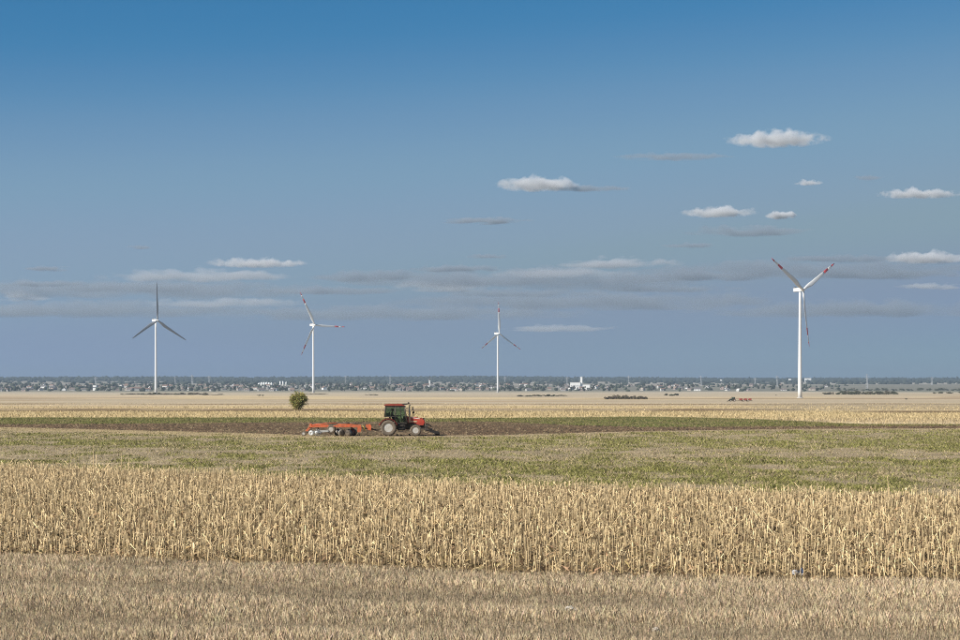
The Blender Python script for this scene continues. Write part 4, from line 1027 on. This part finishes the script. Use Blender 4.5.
# woods on the hills: one far mass
def many_blobs(name, X, Y, sz, col, m, label, g, up=.5):
    bm = bmesh.new(); bmesh.ops.create_icosphere(bm, subdivisions=1, radius=1)
    B = np.array([v.co[:] for v in bm.verts]); T = np.array([[v.index for v in f.verts] for f in bm.faces]); bm.free()
    n = len(X); J = 1 + 0.3 * g.normal(size=(n, len(B), 1))
    V = B[None] * sz[:, None, :] * J + np.stack([X, Y, gz(X, Y) + sz[:, 2] * up], 1)[:, None, :]
    Q = (T[None] + (np.arange(n) * len(B))[:, None, None]).reshape(-1, 3)
    me = soup(name, V.reshape(-1, 3), Q, m, np.repeat(col, len(B), 0))
    return tag(link(name, me), label, 'wood', None, 'stuff')
def town_wood():
    g = np.random.default_rng(4); n = 1500
    Y = 4800 + 2100 * g.random(n); px = g.uniform(-60, 850, n); X = (px - 480) / F * Y
    keep = g.random(n) < np.interp(px, [0, 500, 640, 840], [.75, .7, .4, .2]) * (.3 + 1.2 * fbm(X / 150, Y / 150, 3)); X, Y = X[keep], Y[keep]; n = len(X)
    sz = np.stack([3 + 4 * g.random(n), 3 + 4 * g.random(n), 2.5 + 4.5 * g.random(n)], 1)
    col = np.array([0.045, 0.052, 0.034])[None] * (0.6 + .8 * g.random((n, 1)))
    many_blobs('town_greenery', X, Y, sz, col, mat('far_foliage', (1, 1, 1), 0.95, 0.2, 0.05, attr='tint'), 'dark garden trees and hedges filling the distant town', g)
town_wood()
def far_wood():
    bm = bmesh.new(); bmesh.ops.create_icosphere(bm, subdivisions=1, radius=1)
    B = np.array([v.co[:] for v in bm.verts]); T = np.array([[v.index for v in f.verts] for f in bm.faces]); bm.free()
    n = 15000; g = np.random.default_rng(3)
    d = 7000 + 6600 * g.random(n); t = g.uniform(-.36, .36, n); X = t * d; Y = d
    den = np.where(Y > 9900, 0.85, 0.12) + 1.3 * (fbm(X / 900 + 3, Y / 500 + 11, 3) - 0.5)
    strip = np.exp(-((Y - 9750) / 300.0) ** 2)
    keep = g.random(n) < np.clip(den + strip * .5, 0, 1); X, Y = X[keep], Y[keep]; n = len(X)
    sz = np.stack([7 + 9 * g.random(n), 7 + 9 * g.random(n), 5 + 5 * g.random(n)], 1)
    J = 1 + 0.3 * g.normal(size=(n, len(B), 1))
    V = B[None] * sz[:, None, :] * J + np.stack([X, Y, gz(X, Y) + 3], 1)[:, None, :]
    Q = (T[None] + (np.arange(n) * len(B))[:, None, None]).reshape(-1, 3)
    col = np.array([0.030, 0.037, 0.028])[None] * (0.7 + .6 * g.random((n, 1)))
    me = soup('far_wood', V.reshape(-1, 3), Q, mat('far_foliage', (1, 1, 1), 0.95, 0.2, 0.05, attr='tint'), np.repeat(col, len(B), 0))
    tag(link('far_wood', me), 'dark wooded hills running along the whole horizon', 'wood', None, 'stuff')
far_wood()

# ------------------------------------------------------------------ field cover
def blades(X, Y, h, w_, lean, g, base=0.0):
    """one bent tapered blade (two triangles) for every point"""
    n = len(X); a = g.random(n) * 6.283; la = g.random(n) * 6.283
    Z = gz(X, Y) + base
    wx, wy = np.cos(a) * w_ / 2, np.sin(a) * w_ / 2
    lx, ly = np.cos(la) * lean * h, np.sin(la) * lean * h
    p0 = np.stack([X - wx, Y - wy, Z - .02], 1); p1 = np.stack([X + wx, Y + wy, Z - .02], 1)
    m = np.stack([X + lx * .35 + wx * .7, Y + ly * .35 + wy * .7, Z + h * .6], 1)
    tp = np.stack([X + lx, Y + ly, Z + h], 1)
    V = np.stack([p0, p1, m, tp], 1).reshape(-1, 3)
    i = np.arange(n) * 4
    Q = np.stack([np.stack([i, i + 1, i + 2], 1), np.stack([i, i + 2, i + 3], 1)], 1).reshape(-1, 3)
    return V, Q
M_straw = mat('dry_straw', (1, 1, 1), 0.8, 0.1, 2, attr='tint', transl=0.3)

def dry_grass():
    g = np.random.default_rng(21); n = 900000
    Y = np.sqrt(g.random(n) * (54 ** 2 - 23 ** 2) + 23 ** 2); X = g.uniform(-1, 1, n) * (.27 * Y + 5.5); t = X / Y
    lim = corn_front(t) + 0.35 + 0.5 * (fbm(X / 1.3, Y / 2, 3) - .5)
    clump = fbm(X / .3, Y / .5 + 3, 4); band = fbm(X / 9 + 5, Y / 1.4 + X * .17, 3); patch = fbm(X / 2.6 + 9, Y / 3.5, 3)
    keep = (Y < lim) & (g.random(n) < 0.35 + 1.1 * clump); X, Y, clump, band, patch = X[keep], Y[keep], clump[keep], band[keep], patch[keep]; n = len(X)
    h = (0.06 + 0.07 * clump + 0.13 * np.clip((band - .35) * 2, 0, 1)) * (0.5 + .8 * g.random(n))
    V, Q = blades(X, Y, h, 0.003 + 0.0045 * g.random(n), 0.06 + .36 * g.random(n) ** 1.5, g)
    c = np.array([0.64, 0.515, 0.34])[None] * (0.42 + .75 * g.random((n, 1))) * (0.62 + .75 * band[:, None]) * (0.82 + .36 * patch[:, None]) * (1 + .05 * g.normal(size=(n, 3)))
    wt = (g.random(n) < .09)[:, None]; c = np.where(wt, np.array([0.16, 0.12, 0.08])[None], c)
    me = soup('dry_grass', V, Q, M_straw, np.repeat(np.clip(c, .02, .9), 4, 0))
    tag(link('dry_grass', me), 'short grey brown dry grass covering the strip before the corn stubble', 'grass', None, 'stuff')
dry_grass()

# cut corn: stalk shapes, the front ones as things, the rest as one mass
def stalk_arrays(h, r, lean, g, nleaf):
    """one cut stalk with nodes and torn leaves; triangles and tints"""
    V, Q, C = [], [], []
    la = g.random() * 6.283; lx, ly = math.cos(la) * lean * h, math.sin(la) * lean * h
    ns = 4; base = np.array([.85, .645, .36]) * (0.36 + .84 * g.random())
    lv = [0, .48, .51, 1.0]
    for k, q in enumerate(lv):
        rr = r * (1 - .22 * q) * (1.25 if k == 2 else 1.0)
        for i in range(ns):
            a = 6.283 * i / ns
            V.append((lx * q + rr * math.cos(a), ly * q + rr * math.sin(a), h * q - (.03 if k == 0 else 0) + (rr * math.cos(a) * .9 if k == 3 else 0))); C.append(base * (.8 if k == 2 else 1))
    for k in range(len(lv) - 1):
        for i in range(ns):
            a, b = k * ns + i, k * ns + (i + 1) % ns
            Q += [(a, b, b + ns), (a, b + ns, a + ns)]
    e = (len(lv) - 1) * ns
    Q += [(e, e + 1, e + 2), (e, e + 2, e + 3)]
    for _ in range(nleaf):
        z = h * g.uniform(.15, .95); a = g.random() * 6.283; L = g.uniform(.06, .22); wd = g.uniform(.007, .016)
        dx, dy = math.cos(a), math.sin(a); px_, py_ = -dy * wd, dx * wd; up = g.uniform(-.1, .45)
        o = np.array([lx * z / h, ly * z / h, z]); n0 = len(V)
        cc = np.array([.80, .62, .36]) * (0.4 + .8 * g.random())
        P = [o + (px_ * .6, py_ * .6, 0), o - (px_ * .6, py_ * .6, 0), o + (dx * L * .45 + px_, dy * L * .45 + py_, L * up), o + (dx * L * .45 - px_, dy * L * .45 - py_, L * up + .01), o + (dx * L, dy * L, -L * g.uniform(-.1, .7))]
        P[4][2] = max(P[4][2], .01)
        for p in P: V.append(tuple(p)); C.append(cc)
        Q += [(n0, n0 + 1, n0 + 3), (n0, n0 + 3, n0 + 2), (n0 + 2, n0 + 3, n0 + 4)]
    return np.array(V), np.array(Q), np.array(C)

def corn():
    g = np.random.default_rng(33)
    var = [stalk_arrays(g.uniform(.26, .46), g.uniform(.0075, .012), abs(g.normal(0, .13)), g, int(g.integers(0, 4))) for _ in range(26)]
    var += [stalk_arrays(g.uniform(.3, .6), g.uniform(.008, .012), g.uniform(.5, 1.4), g, 1) for _ in range(2)]
    tall = [stalk_arrays(g.uniform(1.1, 1.7), .016, abs(g.normal(0, .12)), g, 5) for _ in range(5)]
    M_st = mat('dry_stalk', (1, 1, 1), 0.75, 0.12, 3, attr='tint', transl=0.08, objrand=0.0)
    me_var = [soup('corn_stalk', v, q, M_st, c) for v, q, c in var]; me_tall = [soup('corn_stalk', v, q, M_st, c) for v, q, c in tall]
    ang = math.atan2(corn_front(.25) - corn_front(-.25), .25 * corn_front(.25) + .25 * corn_front(-.25))
    ca, sa = math.cos(ang), math.sin(ang)
    u = np.arange(-60, 60, .125); v = np.arange(20, 130, .62)
    U, W_ = np.meshgrid(u, v); U = U + g.normal(0, .06, U.shape); W_ = W_ + g.normal(0, .06, U.shape)
    X = (U * ca - W_ * sa).ravel(); Y = (U * sa + W_ * ca).ravel(); t = X / np.maximum(Y, 1)
    inside = (Y > corn_front(t) + .2) & (Y < corn_back(t)) & (np.abs(X) < .265 * Y + 6) & (g.random(len(X)) < .9)
    X, Y, t = X[inside], Y[inside], t[inside]
    kind_tall = g.random(len(X)) < .006
    order = np.argsort(Y - corn_front(t))
    vis = np.abs(t) < .2565
    single = [i for i in order if vis[i]][:285]
    sset = np.zeros(len(X), bool); sset[single] = True
    Z = gz(X, Y); kind = g.integers(0, len(var), len(X)); rot = g.random(len(X)) * 6.283; scl = .75 + .45 * g.random(len(X)); scl[kind_tall] *= 1.25
    for i in single:
        o = link('corn_stalk', me_var[kind[i]], None, (X[i], Y[i], Z[i])); o.rotation_euler = (0, 0, rot[i]); o.scale = (scl[i],) * 3
        tag(o, 'dry cut corn stalk in the first row beside the grey grass', 'corn stalk', 'cut corn stalks of the first row')
    VV, QQ, CC, off = [], [], [], 0
    rest = np.where(~sset)[0]
    for k in range(len(var)):
        v_, q_, c_ = var[k]; ids = rest[kind[rest] == k]; m = len(ids)
        if not m: continue
        c1, s1 = np.cos(rot[ids])[:, None], np.sin(rot[ids])[:, None]; s_ = scl[ids][:, None]
        P = np.stack([(v_[None, :, 0] * c1 - v_[None, :, 1] * s1) * s_ + X[ids][:, None], (v_[None, :, 0] * s1 + v_[None, :, 1] * c1) * s_ + Y[ids][:, None], v_[None, :, 2] * s_ + Z[ids][:, None]], -1)
        VV.append(P.reshape(-1, 3)); QQ.append((q_[None] + (np.arange(m) * len(v_))[:, None, None] + off).reshape(-1, 3)); off += m * len(v_)
        CC.append((c_[None] * (.78 + .44 * g.random((m, 1, 1)))).reshape(-1, 3))
    me = soup('corn_stubble', np.concatenate(VV), np.concatenate(QQ), M_st, np.concatenate(CC))
    tag(link('corn_stubble', me), 'golden field of cut corn stalks behind the first row', 'stubble', None, 'stuff')
    # fallen leaves and husks between the rows
    n = 150000
    t = g.uniform(-.38, .38, n); Yl = np.sqrt(g.random(n) * (105 ** 2 - 38 ** 2) + 38 ** 2); Xl = t * Yl
    k = (Yl > corn_front(t) + .1) & (Yl < corn_back(t) + .5); Xl, Yl = Xl[k], Yl[k]; n = len(Xl)
    V, Q = blades(Xl, Yl, .03 + .15 * g.random(n) ** 1.6, .008 + .02 * g.random(n), .5 + 2.4 * g.random(n), g)
    c = np.array([.50, .365, .19])[None] * (.12 + 1.05 * g.random((n, 1))) * (1 + .05 * g.normal(size=(n, 3)))
    me = soup('corn_litter', V, Q, M_straw, np.repeat(np.clip(c, .03, .9), 4, 0))
    tag(link('corn_litter', me), 'pale fallen corn leaves and husks between the cut stalks', 'litter', None, 'stuff')
    # a few uncut stalks rising over the far edge of the stubble
    for px, r_ in ((93, 1.5), (97, 1.1), (121, 1.25), (129, 1.05), (58, 1.0), (75, .9), (247, .8), (302, 1.0), (381, 1.1), (424, 1.0), (452, .95), (497, .9), (532, .9), (735, 1.35), (889, 1.1)):
        t_ = (px - 480) / F; y = float(corn_back(t_)) - 1.5 - 3 * g.random(); x = t_ * y
        q = int(g.integers(0, 5)); o = link('corn_stalk', me_tall[q], None, (x, y, gzf(x, y))); o.rotation_euler = (0, 0, g.random() * 6.28)
        s = r_ * g.uniform(.62, .8); o.scale = (s, s, s)
        tag(o, 'uncut taller corn stalk rising above the far edge of the stubble', 'corn stalk', 'taller stalks over the far stubble edge')
corn()

def weeds():
    g = np.random.default_rng(55); n = 420000
    t = g.uniform(-.32, .32, n); Y = np.exp(g.uniform(math.log(60), math.log(225), n)); X = t * Y
    wv = weediness(X, Y)
    k = (Y > corn_back(t) - .5) & (Y < plow_low(t) - .5) & (g.random(n) < .5 + .5 * np.clip((wv - .36) * 2.4, 0, 1) ** 1.1)
    X, Y, wv = X[k], Y[k], wv[k]; n = len(X)
    yel = fbm(X / 2.2 + 4, Y / 4, 3)
    h = (.05 + .17 * wv * fbm(X / 1.1, Y / 1.6, 3)) * (.6 + .9 * g.random(n))
    V, Q = blades(X, Y, h, (.02 + .03 * g.random(n)) * (Y / 110), .3 + .9 * g.random(n), g)
    c = np.array([.29, .275, .09])[None] * (.35 + 1.0 * g.random((n, 1)))
    dry = (g.random(n) < np.clip(.33 + 1.4 * (yel - .45) + 1.0 * (.58 - wv), .12, .95))[:, None]
    c = np.where(dry, np.array([.52, .41, .24])[None] * (.28 + .95 * g.random((n, 1))), c)
    me = soup('weeds', V, Q, M_straw, np.repeat(np.clip(c, .01, .9), 4, 0))
    tag(link('weeds', me), 'green weeds and dead tufts on the fallow strip before the tractor', 'weeds', None, 'stuff')
weeds()

def clods():
    g = np.random.default_rng(77); n = 26000
    t = g.uniform(-.32, .32, n); f_ = g.random(n); lo, hi = plow_low(t), plow_top(t); Y = lo + (hi - lo) * f_; X = t * Y
    B = np.array([(0, 0, 1), (1, 0, 0), (0, 1, 0), (-1, 0, 0), (0, -1, 0)], float); T = np.array([(0, 1, 2), (0, 2, 3), (0, 3, 4), (0, 4, 1)])
    s = (.04 + .11 * g.random(n) ** 2); a = g.random(n) * 6.283
    J = B[None] * (s[:, None, None] * (1 + .3 * g.normal(size=(n, 5, 3)))) * np.array([1.2, 1.2, .8])
    P = np.stack([J[..., 0] * np.cos(a)[:, None] - J[..., 1] * np.sin(a)[:, None] + X[:, None], J[..., 0] * np.sin(a)[:, None] + J[..., 1] * np.cos(a)[:, None] + Y[:, None], J[..., 2] + gz(X, Y)[:, None]], -1)
    c = np.array([.115, .075, .043])[None] * (.3 + 1.2 * g.random((n, 1)))
    c = np.where((g.random(n) < .09)[:, None], np.array([.22, .165, .095])[None], c)
    Q = (T[None] + (np.arange(n) * 5)[:, None, None]).reshape(-1, 3)
    me = soup('soil_clods', P.reshape(-1, 3), Q, mat('clod_soil', (1, 1, 1), .95, .15, 4, attr='tint'), np.repeat(c, 5, 0))
    tag(link('soil_clods', me), 'dark brown turned soil clods on the ploughed strip', 'soil', None, 'stuff')
clods()

def green_strip():
    g = np.random.default_rng(88); n = 60000
    t = g.uniform(-.31, .31, n); lo, hi = plow_top(t), green_top(t); Y = lo + (hi - lo) * g.random(n); X = t * Y
    k = (hi > lo + 3) & (g.random(n) < .25 + 1.0 * fbm(X / 9, Y / 18, 4)); X, Y = X[k], Y[k]; n = len(X)
    V, Q = blades(X, Y, .04 + .13 * g.random(n), .06 + .08 * g.random(n), .3 + .6 * g.random(n), g)
    c = np.array([.19, .185, .055])[None] * (.6 + .8 * g.random((n, 1)))
    c = np.where((g.random(n) < .4)[:, None], np.array([.30, .235, .12])[None], c)
    tag(link('weeds', soup('weeds', V, Q, M_straw, np.repeat(c, 4, 0))), 'dull green weed strip behind the ploughed soil', 'weeds', None, 'stuff')
green_strip()

def far_stubble():
    g = np.random.default_rng(99); n = 210000
    t = g.uniform(-.30, .30, n); Y = np.exp(g.uniform(math.log(235), math.log(900), n)); X = t * Y
    row = HZ + F * (CAMH - gz(X, Y)) / Y; px = 480 + F * t
    dens = np.where((row < 420.5) & (row > 412), .9, .35) * (.45 + 1.1 * fbm(X / 40, Y / 22, 3))
    dens = np.where((row > 408.6) & (row < 411.6) & (px < 800) & (fbm(X / 25, Y / 40, 3) > .36), .015, dens)
    dens = np.where((row > 410.5) & (row < 413.2) & (px > 850), .01, dens); dens = np.where(Y > 620, dens * .3, dens)
    k = (Y > green_top(t) + 1) & (g.random(n) < dens); X, Y = X[k], Y[k]; n = len(X)
    V, Q = blades(X, Y, (.15 + .35 * g.random(n)), .04 + .07 * Y / 300 * g.random(n), .15 + .4 * g.random(n), g)
    c = np.array([.66, .525, .30])[None] * (.4 + .8 * g.random((n, 1)))
    tag(link('corn_stubble', soup('corn_stubble', V, Q, M_straw, np.repeat(c, 4, 0))), 'pale yellow stubble fields stretching beyond the ploughed strip', 'stubble', None, 'stuff')
far_stubble()

# ------------------------------------------------------------------ litter by the fields
def crumple(name, px, row, wpx, hpx, m, label, seed, lift=.04):
    y = rowY(row); x = (px - 480) / F * y; s = y / F
    bm = bmesh.new(); bmesh.ops.create_icosphere(bm, subdivisions=3, radius=1)
    for v in bm.verts:
        k = 1 + .45 * mnoise.noise(v.co * 2.1 + Vector((seed, 0, 0))) + .25 * mnoise.noise(v.co * 5 + Vector((0, seed, 0)))
        v.co = Vector((v.co.x * k * wpx * s / 2, v.co.y * k * wpx * s / 2.4, max(v.co.z * k, -.3) * hpx * s * .75 + .02))
    me = bpy.data.meshes.new(name); bm.to_mesh(me); bm.free(); me.materials.append(m)
    tag(link(name, me, None, (x, y, gzf(x, y) + lift)), label, 'litter')
M_bag = mat('white_plastic', (0.34, 0.34, 0.35), 0.6, 0.1, 12); M_blue = mat('blue_plastic', (0.10, 0.13, 0.21), 0.35, 0.3, 14)
crumple('plastic_bag', 795, 576.5, 8, 5, M_bag, 'crumpled white plastic bag at the foot of the corn stalks', 3)
crumple('plastic_bottle', 801.5, 576.5, 4, 7, M_blue, 'squashed blue plastic bottle beside the white bag under the stalks', 5)
crumple('plastic_sheet', 570, 616, 10, 5, mat('dusty_plastic', (0.40, 0.36, 0.31), 0.6, 0.12, 10), 'crumpled pale sheet half hidden in the dry grass, the larger one', 8, .09)
crumple('plastic_scrap', 656, 634, 7, 4, mat('dull_plastic', (0.30, 0.26, 0.21), 0.6), 'smaller dull pale scrap lying in the dry grass', 9)

# ------------------------------------------------------------------ the hazy air over the plain
hb = MB(); hb.box((0, 8100, 93), (17800, 17900, 206))
hz = hb.build('haze', bpy.data.materials.new('haze_air'))
hm = hz.data.materials[0]; hm.use_nodes = True; hn, hl = hm.node_tree.nodes, hm.node_tree.links
hn.remove(hn['Principled BSDF'])
pv = hn.new('ShaderNodeVolumePrincipled'); pv.inputs['Color'].default_value = (0.35, 0.46, 0.595, 1); pv.inputs['Density'].default_value = 6.0e-5
pv.inputs['Anisotropy'].default_value = 0.1
hl.new(pv.outputs[0], hn['Material Output'].inputs['Volume'])
tag(hz, 'thin bluish haze over the whole plain', 'haze', None, 'stuff')
hm.cycles.volume_sampling = 'DISTANCE'
